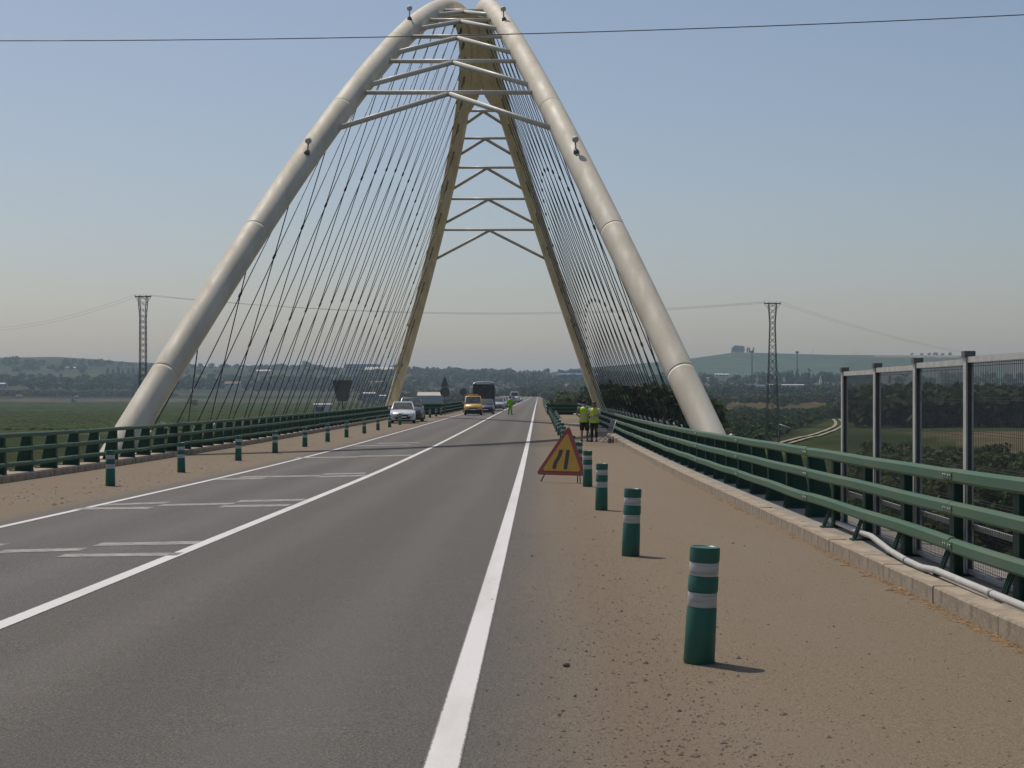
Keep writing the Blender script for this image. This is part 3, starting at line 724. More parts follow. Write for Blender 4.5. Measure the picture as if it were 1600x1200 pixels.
for i in range(len(SY)-1):
    ya, yb = SY[i+1]+.07-21.44, SY[i]-.07-21.44; zz = (zr(SY[i])+zr(SY[i+1]))/2 - zr(21.44)
    mb = MB(); n = int((yb-ya)/0.056)
    for q in range(n+1):
        y = ya + (yb-ya)*q/n; mb.box(-.0016, .0016, y-.0016, y+.0016, zz+.06, zz+HT-.06)
    for q in range(7):
        z = zz + .08 + (HT-.16)*q/6
        for dz in (-.012, .012): mb.box(.002, .006, ya, yb, z+dz-.0025, z+dz+.0025)
    o = mb.build('mesh_panel', M['mesh'], scr); o['kind'] = 'stuff'
    mb = MB(); mb.box(-.025, .025, ya-.015, yb+.015, zz+HT-.058, zz+HT-.004); mb.build('top_rail', M['conduit'], scr)
    mb = MB(); mb.box(-.025, .025, ya-.015, yb+.015, zz+.02, zz+.058); mb.build('bottom_rail', M['galv'], scr)
    mb = MB(); mb.box(.010, .035, ya-.015, yb+.015, zz+.42, zz+.47); mb.build('middle_rail', M['galv'], scr)

# white conduit lying along the kerb
pts = [(1296, 812, 3.86), (1330, 826, 3.80), (1362, 838, 3.72), (1390, 860, 3.66), (1416, 880, 3.62), (1440, 898, 3.60), (1463, 911, 3.585), (1505, 932, 3.575), (1550, 951, 3.57), (1600, 973, 3.565), (1680, 1006, 3.56), (1800, 1052, 3.56)]
P3 = []
for px, py, X in pts:
    y = X*F/(px-CX); z = max((CY-py)*y/F, zr(y)+0.155+0.03 if X < 3.6 else zr(y)+.15); P3.append(Vector((X, y, z)))
o = thing('conduit_pipe', 'loose white plastic pipe lying along the right kerb', 'pipe', P3[5]); o_l = Vector(P3[5])
mb = MB(); mb.tube([p - o_l for p in P3], 0.032, 10); mb.build('pipe', M['conduit'], o)
for q in (4, 8):
    d = (P3[q+1]-P3[q]).normalized(); mb = MB(); mb.tube([P3[q]-o_l-d*.03, P3[q]-o_l+d*.03], 0.038, 10); mb.build('joint_sleeve', M['socket'], o)
# ------------------------------------------------------------------ bollards
def bollard_meshes():
    H, r = 0.75, 0.098; n = 20
    def ring(z, rr): return [(rr*math.cos(2*math.pi*k/n), rr*math.sin(2*math.pi*k/n), z) for k in range(n)]
    mb = MB(); mb.loft([ring(0, r*1.0), ring(.01, r*1.04), ring(.355, r*.99), ring(.362, r*.95), ring(.462, r*.95), ring(.468, r*1.0), ring(.555, r*1.0), ring(.562, r*.95), ring(.655, r*.95), ring(.662, r*1.0), ring(.735, r*.99), ring(.748, r*.96), ring(.750, r*.88), ring(.744, r*.80), ring(.742, .01)], True, True)
    a = mb.mesh('body', M['bollard'])
    out = []
    for z0, z1 in ((.366, .458), (.566, .651)):
        mb = MB(); mb.loft([ring(z0, r*.955), ring(z0+.002, r*.965), ring(z1-.002, r*.965), ring(z1, r*.955)], False, True); out.append(mb.mesh('reflective_band', M['band']))
    for me in [a] + out:
        try: me.set_sharp_from_angle(angle=math.radians(35))
        except Exception: pass
    return [a] + out
BM = bollard_meshes()
ORD = ['', 'second', 'third', 'fourth', 'fifth', 'sixth', 'seventh', 'eighth', 'ninth', 'tenth', 'eleventh', 'twelfth', 'thirteenth', 'fourteenth', 'fifteenth', 'sixteenth', 'seventeenth', 'eighteenth', 'nineteenth']
def bollard(x, y, lab, grp, lean=(0, 0), rz=0):
    o = thing('bollard', lab, 'bollard', (x, y, zr(y)+0.001), 0, grp); o.rotation_euler = (lean[0], lean[1], rz)
    for nm, me in zip(('body', 'reflective_band', 'reflective_band'), BM): link(nm, me, o)
RB = [10.72, 18.55, 26.8, 34.7] + [34.7 + 7.9*i for i in range(1, 15)]
for i, y in enumerate(RB):
    lab = ('nearest and largest green bollard with two grey bands on the right walkway, leaning right' if i == 0 else
           f'{ORD[i]} green bollard with two grey bands in the row right of the road')
    bollard(1.035 + random.uniform(-.02, .02) * (i > 0), y, lab, 'green bollards right of the road', (0.02 if i == 0 else random.uniform(-.02, .02), [0.052, .035, .012, .0][i] if i < 4 else random.uniform(-.02, .02)))
LB = [35.0, 42.0, 50.2, 57.0, 64.3, 71.3, 78.5, 86, 93.5, 101, 108.6, 131, 139, 147, 154]
for i, y in enumerate(LB):
    lab = ('nearest dark green bollard in the row left of the road' if i == 0 else f'{ORD[i]} dark green bollard in the row left of the road')
    bollard(-9.02 + random.uniform(-.03, .03), y, lab, 'green bollards left of the road', (random.uniform(-.02, .02), random.uniform(-.02, .02)))

# ------------------------------------------------------------------ warning sign
def tri(s, r, n=5):
    """rounded triangle, base on y=0 (x across, z up)"""
    h = s*math.sqrt(3)/2; C3 = [(-s/2, 0), (s/2, 0), (0, h)]; cen = (0, h/3); out = []
    for i, (x, z) in enumerate(C3):
        dx, dz = cen[0]-x, cen[1]-z; L = math.hypot(dx, dz); cx, cz = x+dx/L*2*r, z+dz/L*2*r
        a0 = math.atan2(-dz, -dx)
        for k in range(n): a = a0 + math.radians(-60 + 120*k/(n-1)); out.append((cx + r*math.cos(a), cz + r*math.sin(a)))
    return out
def warning_sign(loc, rz, lean, lab, s=1.2, group=None, edge='red'):
    root = thing('warning_sign', lab, 'road sign', loc, rz, group); root.rotation_euler = (-lean, 0, rz)
    o3 = tri(s, .055); h = s*math.sqrt(3)/2
    z0 = 0.13
    mb = MB(); mb.prism([(x, 0, z+z0) for x, z in o3], (0, .022, 0)); mb.build('border', M[edge], root)
    sc = 0.77; cz = h/3
    mb = MB(); mb.prism([(x*sc, -.003, (z-cz)*sc+cz+z0) for x, z in o3], (0, .002, 0)); mb.build('face', M['yellow'], root)
    e = -.0055
    def sy(poly):
        mb = MB(); mb.prism([(x, e, z+z0) for x, z in poly], (0, .002, 0)); mb.build('symbol', M['black'], root)
    # right line straight, left line shifting in (road narrows from the left)
    sy([(.045, .14), (.135, .14), (.135, .57), (.045, .57)])
    lft = [((-.245, .14), (-.155, .14)), ((-.235, .28), (-.145, .28)), ((-.155, .43), (-.065, .43)), ((-.135, .57), (-.045, .57))]
    mb = MB()
    for (a, b), (c, d) in zip(lft[:-1], lft[1:]): mb.prism([(a[0], e, a[1]+z0), (b[0], e, b[1]+z0), (d[0], e, d[1]+z0), (c[0], e, c[1]+z0)], (0, .002, 0))
    mb.build('symbol', M['black'], root)
    for sx in (-1, 1):
        mb = MB(); mb.tube([(sx*.40, .03, z0+.12), (sx*.47, -.02, -.03)], .013, 6); mb.build('leg', M['black'], root)
        if sx > 0: mb = MB(); mb.tube([(sx*.41, .04, z0+.25), (sx*.45, .14, -.03)], .011, 6); mb.build('rear_leg', M['black'], root)
    return root
Y0 = 36.3
warning_sign((0.47, Y0, zr(Y0)+.05), math.radians(-33), math.radians(17), 'yellow triangular road narrows sign with a red border on short legs beside the road line', 1.31)
Y0 = 128
warning_sign((1.45, Y0, zr(Y0)), math.radians(150), math.radians(15), 'far small triangular sign seen from behind near the end of the walkway', 0.8, None, 'conduit')

# ------------------------------------------------------------------ people
def skin_mat(): return worn('skin', (0.36, 0.21, 0.145), (0.42, 0.24, 0.17), 0.5, 10, 0.55)
M['skin'] = skin_mat()
M['vest'] = worn('lime_vest', (0.55, 0.68, 0.03), (0.44, 0.56, 0.025), 0.6, 7, 0.7)
M['silver'] = worn('silver_stripe', (0.50, 0.52, 0.50), (0.40, 0.42, 0.40), 0.5, 9, 0.4)
M['cap'] = worn('navy_cloth', (0.015, 0.017, 0.025), (0.03, 0.032, 0.04), 0.6, 9, 0.85)
M['hair'] = worn('brown_hair', (0.075, 0.042, 0.024), (0.04, 0.024, 0.015), 0.7, 20, 0.6)
M['tee'] = worn('grey_tshirt', (0.20, 0.19, 0.185), (0.15, 0.145, 0.14), 0.6, 8, 0.85)
M['white_cloth'] = worn('white_cloth', (0.62, 0.61, 0.58), (0.5, 0.49, 0.47), 0.5, 8, 0.85)
M['boot'] = worn('dark_shoes', (0.03, 0.022, 0.018), (0.06, 0.045, 0.035), 0.6, 9, 0.7)
M['suit'] = worn('lime_work_suit', (0.24, 0.50, 0.02), (0.18, 0.40, 0.02), 0.6, 7, 0.75)
def person(lab, loc, rz, J, clothes, hair, H=1.75):
    """J: joints in metres for a 1.75 m figure facing -y; the body is one skinned mesh"""
    root = thing('person', lab, 'person', loc, rz); s = H/1.75
    V = []; E = []; R = []
    def v(p, r): V.append(Vector(p)*s); R.append((r[0]*s, r[1]*s) if hasattr(r, '__len__') else (r*s, r*s)); return len(V)-1
    def chain(i, pts):
        for p, r in pts: j = v(p, r); E.append((i, j)); i = j
        return i
    pel = v(J['pelvis'], (.135, .10))
    ch = chain(pel, [(Vector(J['pelvis']).lerp(J['chest'], .45), (.125, .095)), (J['chest'], (.155, .105)), ])
    nk = chain(ch, [(J['neck'], .058)])
    hd = Vector(J['head']); nv = Vector(J['neck'])
    f = Vector(J['face']).normalized()
    up = Vector((0, 0, 1)); side = f.cross(up).normalized()
    top = chain(nk, [(hd - up*.075, (.066, .075)), (hd + up*.01, (.078, .095)), (hd + up*.085, (.062, .075))])
    for sd in ('l', 'r'):
        sx = 1 if sd == 'l' else -1
        w_ = chain(ch, [(J['sh_'+sd], .06), (J['el_'+sd], .042), (J['wr_'+sd], .028)])
        wp = Vector(J['wr_'+sd]); d = (wp - Vector(J['el_'+sd])).normalized(); lat = d.orthogonal().normalized(); palm = wp + d*.075
        pi_ = chain(w_, [(palm, (.036, .017))])
        for q, (o_, ln) in enumerate(((-.027, .07), (-.009, .08), (.009, .075), (.026, .06))):
            b = palm + lat*o_ + d*.02; cu = d.cross(lat)*.02
            chain(pi_, [(b, .010), (b + d*ln*.55 + cu*.4, .0088), (b + d*ln + cu*1.4, .007)])
        t0 = wp + d*.03 + lat*.03; chain(w_, [(t0, .011), (t0 + d*.03 + lat*.025, .009)])
        chain(pel, [(J['hip_'+sd], .088), (J['kn_'+sd], .056), (J['an_'+sd], .037), (Vector(J['an_'+sd]) + Vector(J['foot_'+sd])*.5 - up*.045, (.042, .03)), (Vector(J['an_'+sd]) + Vector(J['foot_'+sd]) - up*.055, (.038, .024))])
    me = bpy.data.meshes.new('body'); me.from_pydata([tuple(p) for p in V], E, []); me.materials.append(M['skin'])
    o = link('body', me, root)
    sk = o.modifiers.new('skin', 'SKIN'); sk.use_smooth_shade = True
    for i, d in enumerate(me.skin_vertices[0].data): d.radius = R[i]; d.use_root = (i == 0)
    sb = o.modifiers.new('sub', 'SUBSURF'); sb.levels = 1; sb.render_levels = 2
    # face: nose, eyes, mouth, ears
    hd = hd*s
    def bit(nm, c, r, mat): mb = MB(); mb.ball(c, r, 8, 6); return mb.build(nm, mat, root)
    bit('nose', hd + f*.098*s - up*.012, (.013, .013, .022), M['skin'])
    for e in (-1, 1):
        bit('eye', hd + f*.083*s + side*.032*e + up*.018, (.014, .014, .009), M['black'])
        bit('ear', hd + side*.080*e - f*.005, (.012, .02, .03), M['skin'])
    bit('mouth', hd + f*.083*s - up*.052, (.024, .010, .007), M['red'])
    # hair or cap
    if hair == 'cap':
        mb = MB(); mb.ball(hd + up*.050*s - f*.006, (.096*s, .105*s, .085*s), 14, 8); cp = mb.build('cap', M['cap'], root)
        mb = MB(); b0 = hd + up*.055*s + f*.08*s; mb.prism([b0 - side*.07, b0 - side*.05 + f*.075, b0 + side*.05 + f*.075, b0 + side*.07], (0, 0, .014)); o2 = mb.build('brim', M['cap'], cp)
    elif hair == 'long':
        mb = MB(); mb.ball(hd + up*.038*s - f*.022*s, (.093*s, .098*s, .098*s), 14, 8); mb.ball(hd - up*.06*s - f*.062*s, (.07*s, .045*s, .09*s), 12, 6); mb.build('hair', M['hair'], root)
    elif hair == 'helmet':
        mb = MB(); mb.ball(hd + up*.045*s - f*.01*s, (.095*s, .104*s, .09*s), 14, 8); mb.build('hair', M['black'], root)
    pv, cv = Vector(J['pelvis'])*s, Vector(J['chest'])*s
    tw = Vector((1, 0, 0))
    sh = (Vector(J['sh_l']) - Vector(J['sh_r'])); sh.z = 0; tw = sh.normalized(); fw = Vector((tw.y, -tw.x, 0))
    def trunk(nm, z0, z1, mat, grow=1.0, flare=1.0):
        prof = [(-.12, .195, .142), (0, .185, .138), (.12, .172, .128), (.24, .178, .132), (.34, .198, .140), (.44, .188, .128), (.50, .135, .10), (.535, .085, .075)]
        zs = [q[0] for q in prof]; rings = []
        for z in np.linspace(z0, z1, 9):
            a = float(np.interp(z, zs, [q[1] for q in prof])) * grow; b = float(np.interp(z, zs, [q[2] for q in prof])) * grow
            if z < .1: a *= 1 + (flare-1)*min(1, (.1-z)/.2); b *= 1 + (flare-1)*min(1, (.1-z)/.2)
            t = max(0, min(1, z/.42)); c = pv.lerp(cv, t); c = Vector((c.x, c.y, pv.z + z*s))
            rings.append([c + tw*(a*s*math.cos(2*math.pi*k/18)) + fw*(b*s*math.sin(2*math.pi*k/18)) for k in range(18)])
        mb = MB(); mb.loft(rings, False, True); ob = mb.build(nm, mat, root); so_ = ob.modifiers.new('t', 'SOLIDIFY'); so_.thickness = .006; return ob
    def sleeve(nm, pts, rr, mat): mb = MB(); mb.tube([Vector(p)*s for p in pts], [r*s for r in rr], 12, True); return mb.build(nm, mat, root)
    if 'tee' in clothes:
        trunk('shirt', -.06, .535, clothes['tee'], 1.0)
        for sd in 'lr':
            a, b = Vector(J['sh_'+sd]), Vector(J['el_'+sd]); c_ = Vector(J['chest']); sleeve('sleeve', [a.lerp(c_, .25) + Vector((0, 0, .03)), a, a.lerp(b, .72)], [.07, .085, .066], clothes['tee'])
    if 'vest' in clothes:
        vt = trunk('vest', -.13, .515, M['vest'], 1.085, 1.12)
        for z in (.02, .15):
            mb = MB(); rings = []
            for dz in (0, .05):
                t = (z+dz); tt = max(0, min(1, t/.42)); c = pv.lerp(cv, tt); c = Vector((c.x, c.y, pv.z + t*s))
                a = float(np.interp(t, [-.12, 0, .12, .24, .34], [.195, .185, .172, .178, .198]))*1.085 + .007; b = float(np.interp(t, [-.12, 0, .12, .24, .34], [.142, .138, .128, .132, .14]))*1.085 + .007
                if t < .1: a *= 1 + .12*min(1, (.1-t)/.2); b *= 1 + .12*min(1, (.1-t)/.2)
                rings.append([c + tw*(a*s*math.cos(2*math.pi*k/18)) + fw*(b*s*math.sin(2*math.pi*k/18)) for k in range(18)])
            mb.loft(rings, False, True); mb.build('reflective_stripe', M['silver'], vt)
    if 'jacket' in clothes:
        trunk('jacket', -.13, .53, clothes['jacket'], 1.07, 1.05)
        for sd in 'lr': sleeve('sleeve', [Vector(J['sh_'+sd]).lerp(J['chest'], .25), J['sh_'+sd], J['el_'+sd], Vector(J['el_'+sd]).lerp(J['wr_'+sd], .95)], [.075, .085, .065, .048], clothes['jacket'])
    mat, kind = clothes['legs']
    trunk('shorts' if kind == 'shorts' else 'trousers', -.16, .06, mat, 1.03)
    for sd in 'lr':
        h_, k_, a_ = Vector(J['hip_'+sd]), Vector(J['kn_'+sd]), Vector(J['an_'+sd])
        if kind == 'shorts': sleeve('trouser_leg', [h_ + Vector((0, 0, .05)), h_, h_.lerp(k_, .5), k_ + Vector((0, 0, -.01))], [.10, .112, .104, .092], mat)
        elif kind == 'capri': sleeve('trouser_leg', [h_ + Vector((0, 0, .05)), h_, k_, k_.lerp(a_, .72)], [.098, .108, .072, .058], mat)
        else: sleeve('trouser_leg', [h_ + Vector((0, 0, .05)), h_, k_, a_ + Vector((0, 0, -.02))], [.10, .112, .08, .072], mat)
        ft = Vector(J['foot_'+sd]); fn = ft.normalized(); c = (a_ + ft*.42)*s; c.z = .042
        mb = MB(); sd_ = Vector((-fn.y, fn.x, 0)); rings = []
        for t, wd, hh in ((-.09, .03, .05), (-.06, .042, .075), (.02, .045, .08), (.09, .05, .05), (.14, .03, .035)):
            cc = Vector((a_.x*s, a_.y*s, 0)) + fn*(t+.035); rings.append([cc - sd_*wd, cc + sd_*wd, cc + sd_*wd*.8 + Vector((0, 0, hh)), cc - sd_*wd*.8 + Vector((0, 0, hh))])
        mb.loft(rings); bevel(mb.build('shoe', clothes['shoes'], root), .012, 2)
    return root
BASE = dict(pelvis=(0, 0, .95), chest=(0, 0, 1.32), neck=(0, -.01, 1.50), head=(0, -.03, 1.63), face=(0, -1, -.05),
            sh_l=(.20, 0, 1.40), sh_r=(-.20, 0, 1.40), el_l=(.25, .03, 1.12), el_r=(-.25, .03, 1.12), wr_l=(.25, -.07, .87), wr_r=(-.25, -.07, .87),
            hip_l=(.095, 0, .88), hip_r=(-.095, 0, .88), kn_l=(.10, -.015, .49), kn_r=(-.10, -.015, .49), an_l=(.105, .02, .085), an_r=(-.105, .02, .085),
            foot_l=(.03, -.15, 0), foot_r=(-.03, -.15, 0))
J = dict(BASE); J.update(el_l=(.33, .06, 1.16), wr_l=(.22, -.16, 1.05), el_r=(-.27, -.02, 1.14), wr_r=(-.10, -.24, 1.08), head=(.01, -.05, 1.62), face=(.25, -1, -.3), an_r=(-.13, -.02, .085), kn_r=(-.12, -.05, .49))
Y0 = 71.6
person('person in lime vest, grey shirt, dark cap and black shorts beside the white table', (1.98, Y0, zr(Y0)), math.radians(165), J,
       dict(tee=M['tee'], vest=1, legs=(M['black'], 'shorts'), shoes=M['boot']), 'cap', 1.78)
J = dict(BASE); J.update(el_l=(.27, -.03, 1.13), wr_l=(.02, -.19, 1.16), el_r=(-.27, -.03, 1.13), wr_r=(-.02, -.21, 1.12), head=(-.01, -.05, 1.62), face=(-.45, -1, -.2))
person('person with brown hair, lime vest and black trousers, arms folded, by the folding chair', (2.40, Y0-.25, zr(Y0)), math.radians(-25), J,
       dict(tee=M['white_cloth'], vest=1, legs=(M['black'], 'capri'), shoes=M['boot']), 'long', 1.72)
J = dict(BASE); J.update(el_l=(.27, -.02, 1.13), wr_l=(.16, -.22, 1.02), kn_r=(-.12, -.06, .49), an_r=(-.14, -.05, .085), an_l=(.13, .08, .085))
Y0 = 158.0
person('person in a full lime work suit standing near the white centre line', (-2.68, Y0, zr(Y0)), math.radians(150), J,
       dict(jacket=M['suit'], legs=(M['suit'], 'long'), shoes=M['boot']), 'helmet', 1.76)

# folding table, chair and measuring wheel beside the two people
Y0 = 73.6; o = thing('folding_table', 'small white topped folding table left of the two people in vests', 'table', (1.62, Y0, zr(Y0)))
mb = MB(); mb.box(-.30, .30, -.25, .25, .70, .735); mb.build('table_top', M['white_cloth'], o)
for sx in (-1, 1):
    for sy in (-1, 1): mb = MB(); mb.tube([(sx*.26, sy*.21, .70), (sx*.28, -sy*.21, 0)], .014, 6); mb.build('leg', M['galv'], o)
M['blue_cloth'] = worn('dark_blue_cloth', (0.022, 0.030, 0.055), (0.015, 0.02, 0.035), 0.6, 8, 0.85)
Y0 = 70.6; o = thing('folding_chair', 'dark blue folding camp chair standing beside the kerb', 'chair', (2.82, Y0, zr(Y0)), math.radians(-70))
mb = MB(); mb.hexa([(-.25, -.24, .42), (.25, -.24, .42), (.25, .22, .39), (-.25, .22, .39), (-.25, -.24, .44), (.25, -.24, .44), (.25, .22, .41), (-.25, .22, .41)]); mb.build('seat', M['blue_cloth'], o)
mb = MB(); mb.hexa([(-.25, .22, .46), (.25, .22, .46), (.25, .245, .46), (-.25, .245, .46), (-.25, .40, .92), (.25, .40, .92), (.25, .425, .92), (-.25, .425, .92)]); mb.build('backrest', M['blue_cloth'], o)
for sx in (-1, 1):
    mb = MB(); mb.tube([(sx*.27, -.26, .0), (sx*.27, .23, .42), (sx*.27, .43, .95)], .014, 6); mb.build('leg', M['galv'], o)
    mb = MB(); mb.tube([(sx*.28, .30, .0), (sx*.28, -.24, .45), (sx*.28, -.22, .62)], .014, 6); mb.build('leg', M['galv'], o)
    mb = MB(); mb.box(sx*.28-.025, sx*.28+.025, -.26, .26, .62, .645); mb.build('armrest', M['black'], o)
Y0 = 70.9; o = thing('measuring_wheel', 'black measuring wheel standing upright between the two people in vests', 'measuring wheel', (2.16, Y0, zr(Y0)), math.radians(25))
mb = MB(); mb.tube([(0, .2*math.sin(a), .21+.2*math.cos(a)) for a in np.linspace(0, 2*math.pi, 25)], .018, 6, False); mb.build('rim', M['black'], o)
for q in range(5):
    a = 2*math.pi*q/5; mb = MB(); mb.tube([(0, 0, .21), (0, .2*math.sin(a), .21+.2*math.cos(a))], .007, 5); mb.build('spoke', M['black'], o)
mb = MB(); mb.tube([(.03, 0, .21), (.03, .22, .95), (.03, .30, 1.0)], .012, 6); mb.build('handle', M['black'], o)
for i, (dx, dy) in enumerate(((3.02, 69.2), (3.12, 69.3), (2.95, 69.35))):
    o = thing('bottle', ['dark bottle standing at the foot of the right kerb, foremost of three', 'dark bottle touching the right kerb, nearest the kerb of three', 'dark bottle standing farthest from the kerb of three'][i], 'bottle', (dx, dy, zr(dy)), 0, 'bottles by the folding chair')
    mb = MB(); mb.tube([(0, 0, 0), (0, 0, .17), (0, 0, .21), (0, 0, .25)], [.035, .035, .016, .016], 8); mb.build('body', M['glass'], o)
    mb = MB(); mb.tube([(0, 0, .25), (0, 0, .275)], .018, 8); mb.build('cap', M['cap'], o)

# ------------------------------------------------------------------ vehicles
def wheel(root, x, y, r=.31, wd=.2):
    t = MB(); sx = 1 if x > 0 else -1
    t.tube([(x-wd/2, y, r), (x-wd/2+.02, y, r), (x+wd/2-.02, y, r), (x+wd/2, y, r)], [r*.92, r, r, r*.92], 18); o = t.build('wheel', M['rubber'], root)
    t = MB(); xx = x + sx*(wd/2+.002); t.tube([(xx-.01, y, r), (xx+.006, y, r)], [r*.64, r*.58], 14); t.build('rim', M['galv'], o)
def lerp2(p, u, v):   # p: 4 corners bl br tr tl
    a = Vector(p[0]).lerp(p[1], u); b = Vector(p[3]).lerp(p[2], u); return a.lerp(b, v)
def pane(root, p, ins, mat, nm, off=.012):
    n = (Vector(p[1])-Vector(p[0])).cross(Vector(p[3])-Vector(p[0])).normalized()
    u0, u1, v0, v1 = ins; q = [lerp2(p, u0, v0), lerp2(p, u1, v0), lerp2(p, u1, v1), lerp2(p, u0, v1)]
    mb = MB(); mb.prism([x + n*(off-.006) for x in q], n*.008); return mb.build(nm, mat, root)
def car(name, lab, cat, loc, mat, kind='hatch', rz=0, group=None, L=4.2, W=1.75, H=1.48, lights=True):
    root = thing(name, lab, cat, loc, rz, group); hs = H/1.48; hw = W/2
    if kind == 'van':
        hs = H/1.82
        st = [(0, .80, .34, .55, .62), (.08, .93, .24, .66, .80), (.30, .99, .22, .86, .98), (.85, 1, .20, .98, 1.08), (1.5, 1, .2, 1.0, 1.12), (L-.3, 1, .22, 1.0, 1.12), (L-.05, .97, .28, 1.0, 1.1), (L, .93, .4, .9, 1.05)]
        cab = dict(b0=.72, b1=L-.03, r0=1.45, r1=L-.12, zb=1.06, zt=1.82, wb=.965, wt=.83)
    else:
        st = [(0, .62, .36, .52, .58), (.06, .86, .24, .58, .66), (.30, .97, .20, .66, .76), (.70, 1, .19, .78, .87), (1.15, 1, .19, .86, .94), (L*.5, 1, .19, .90, .98), (L-.6, 1, .2, .92, 1.0), (L-.15, .96, .26, .9, .98), (L, .84, .36, .8, .92)]
        cab = dict(b0=1.02, b1=L-.10 if kind != 'sedan' else L-.7, r0=1.85, r1=L-.75 if kind != 'sedan' else L-1.5, zb=.93, zt=1.48, wb=.955, wt=.74)
    rings = []
    for y, fw, zb, zs, zt in st:
        x = hw*fw; zb, zs, zt = zb*hs, zs*hs, zt*hs
        rings.append([(-x*.92, y, zb), (-x, y, zb+.12), (-x, y, zs-.12*hs), (-x*.97, y, zs), (-x*.82, y, zt), (0, y, zt+.025), (x*.82, y, zt), (x*.97, y, zs), (x, y, zs-.12*hs), (x, y, zb+.12), (x*.92, y, zb)])
    mb = MB(); mb.loft(rings, True, True); b = mb.build('body', mat, root)
    try: b.data.set_sharp_from_angle(angle=math.radians(38))
    except Exception: pass
    c = cab; zb, zt = c['zb']*hs, c['zt']*hs; wb, wt = hw*c['wb'], hw*c['wt']
    B = [(-wb, c['b0'], zb), (wb, c['b0'], zb), (wb, c['b1'], zb), (-wb, c['b1'], zb)]
    T = [(-wt, c['r0'], zt), (wt, c['r0'], zt), (wt*.97, c['r1'], zt-.03), (-wt*.97, c['r1'], zt-.03)]
    mb = MB(); mb.hexa(B + T); bevel(mb.build('cabin', mat, root), .07, 3)
    pane(root, [B[0], B[1], T[1], T[0]], (.06, .94, .07, .90), M['glass2'], 'windscreen')
    pane(root, [B[2], B[3], T[3], T[2]], (.10, .90, .25, .90), M['glass'], 'rear_window')
    for s_ in (1, -1):
        P = [B[1], B[2], T[2], T[1]] if s_ > 0 else [B[3], B[0], T[0], T[3]]
        for u0, u1 in ((.10, .46), (.52, .88)): pane(root, P, (u0, u1, .12, .86), M['glass'], 'side_window')
    zl = .60*hs if kind != 'van' else .74*hs
    for s_ in (1, -1):
        mb = MB(); mb.hexa([(s_*hw*.52, .015, zl-.07), (s_*hw*.90, .10, zl-.07), (s_*hw*.93, .28, zl-.02), (s_*hw*.55, .20, zl-.05), (s_*hw*.54, .045, zl+.06), (s_*hw*.88, .13, zl+.09), (s_*hw*.90, .32, zl+.10), (s_*hw*.56, .22, zl+.08)]); mb.build('headlight', M['chrome'], root)
        xw = s_*(hw-.115); r = .31 if kind not in ('suv', 'van') else .335
        for yy in (.78, L-.75): wheel(root, xw, yy, r)
        mx = s_*(wb+.10); my = c['b0']+.38; mb = MB(); mb.hexa([(mx-.09, my, zb+.05), (mx+.09, my, zb+.05), (mx+.09, my+.1, zb+.05), (mx-.09, my+.1, zb+.05), (mx-.09, my, zb+.19), (mx+.08, my, zb+.17), (mx+.08, my+.1, zb+.17), (mx-.09, my+.1, zb+.19)]); bevel(mb.build('mirror', mat, root), .02, 2)
        mb = MB(); mb.hexa([(s_*hw*.60-.08, L-.03, .70*hs), (s_*hw*.60+.08, L-.03, .70*hs), (s_*hw*.60+.08, L+.012, .70*hs), (s_*hw*.60-.08, L+.012, .70*hs), (s_*hw*.60-.08, L-.05, .90*hs), (s_*hw*.60+.08, L-.05, .90*hs), (s_*hw*.60+.08, L-.005, .90*hs), (s_*hw*.60-.08, L-.005, .90*hs)]); mb.build('tail_light', M['red'], root)
    g0 = .50*hs if kind != 'van' else .60*hs
    mb = MB(); mb.box(-hw*.44, hw*.44, -.012, .1, g0, g0+.09); mb.build('grille', M['black'], root)
    mb = MB(); mb.hexa([(-hw*.62, .0, .29*hs), (hw*.62, .0, .29*hs), (hw*.62, .2, .29*hs), (-hw*.62, .2, .29*hs), (-hw*.56, -.010, .40*hs), (hw*.56, -.010, .40*hs), (hw*.56, .2, .40*hs), (-hw*.56, .2, .40*hs)]); mb.build('lower_grille', M['black'], root)
    mb = MB(); mb.box(-.26, .26, -.024, -.013, g0-.10*hs, g0-.10*hs+.10); mb.build('number_plate', M['plate'], root)
    mb = MB(); mb.box(-hw*.9, hw*.9, .06, L-.1, .13, .24); mb.build('underbody', M['black'], root)
    if kind == 'suv':
        for s_ in (1, -1): mb = MB(); mb.tube([(s_*wt*.9, c['r0']+.1, zt+.03), (s_*wt*.9, c['r1']-.1, zt+.03)], .02, 6); mb.build('roof_rail', M['galv'], root)
    return root
M['white_car'] = paint('white_car_paint', (0.66, 0.67, 0.67)); M['silver_car'] = paint('silver_car_paint', (0.40, 0.42, 0.43)); M['grey_car'] = paint('dark_grey_car_paint', (0.07, 0.075, 0.08))
M['blue_car'] = paint('dark_blue_car_paint', (0.022, 0.035, 0.06)); M['black_car'] = paint('black_car_paint', (0.02, 0.02, 0.022)); M['yellow_car'] = paint('amber_van_paint', (0.60, 0.335, 0.035)); M['red_car'] = paint('dull_red_car_paint', (0.20, 0.03, 0.03))
M['amber'] = worn('amber_lens', (0.65, 0.25, 0.02), (0.5, 0.2, 0.02), 0.5, 10, 0.3)
Y0 = 113.5; car('parked_car', 'white hatchback parked on the left walkway by the barrier, facing the camera', 'car', (-9.25, Y0, zr(Y0)), M['white_car'], 'hatch', math.radians(4))
Y0 = 120; car('parked_car', 'dark grey tall car parked right behind the white hatchback', 'car', (-9.22, Y0, zr(Y0)), M['grey_car'], 'suv', math.radians(3), None, 4.5, 1.85, 1.75)
Y0 = 153.5; v_ = car('delivery_van', 'amber yellow van with a roof light bar at the head of the queue', 'van', (-6.0, Y0, zr(Y0)), M['yellow_car'], 'van', math.radians(2), None, 4.0, 1.70, 1.80)
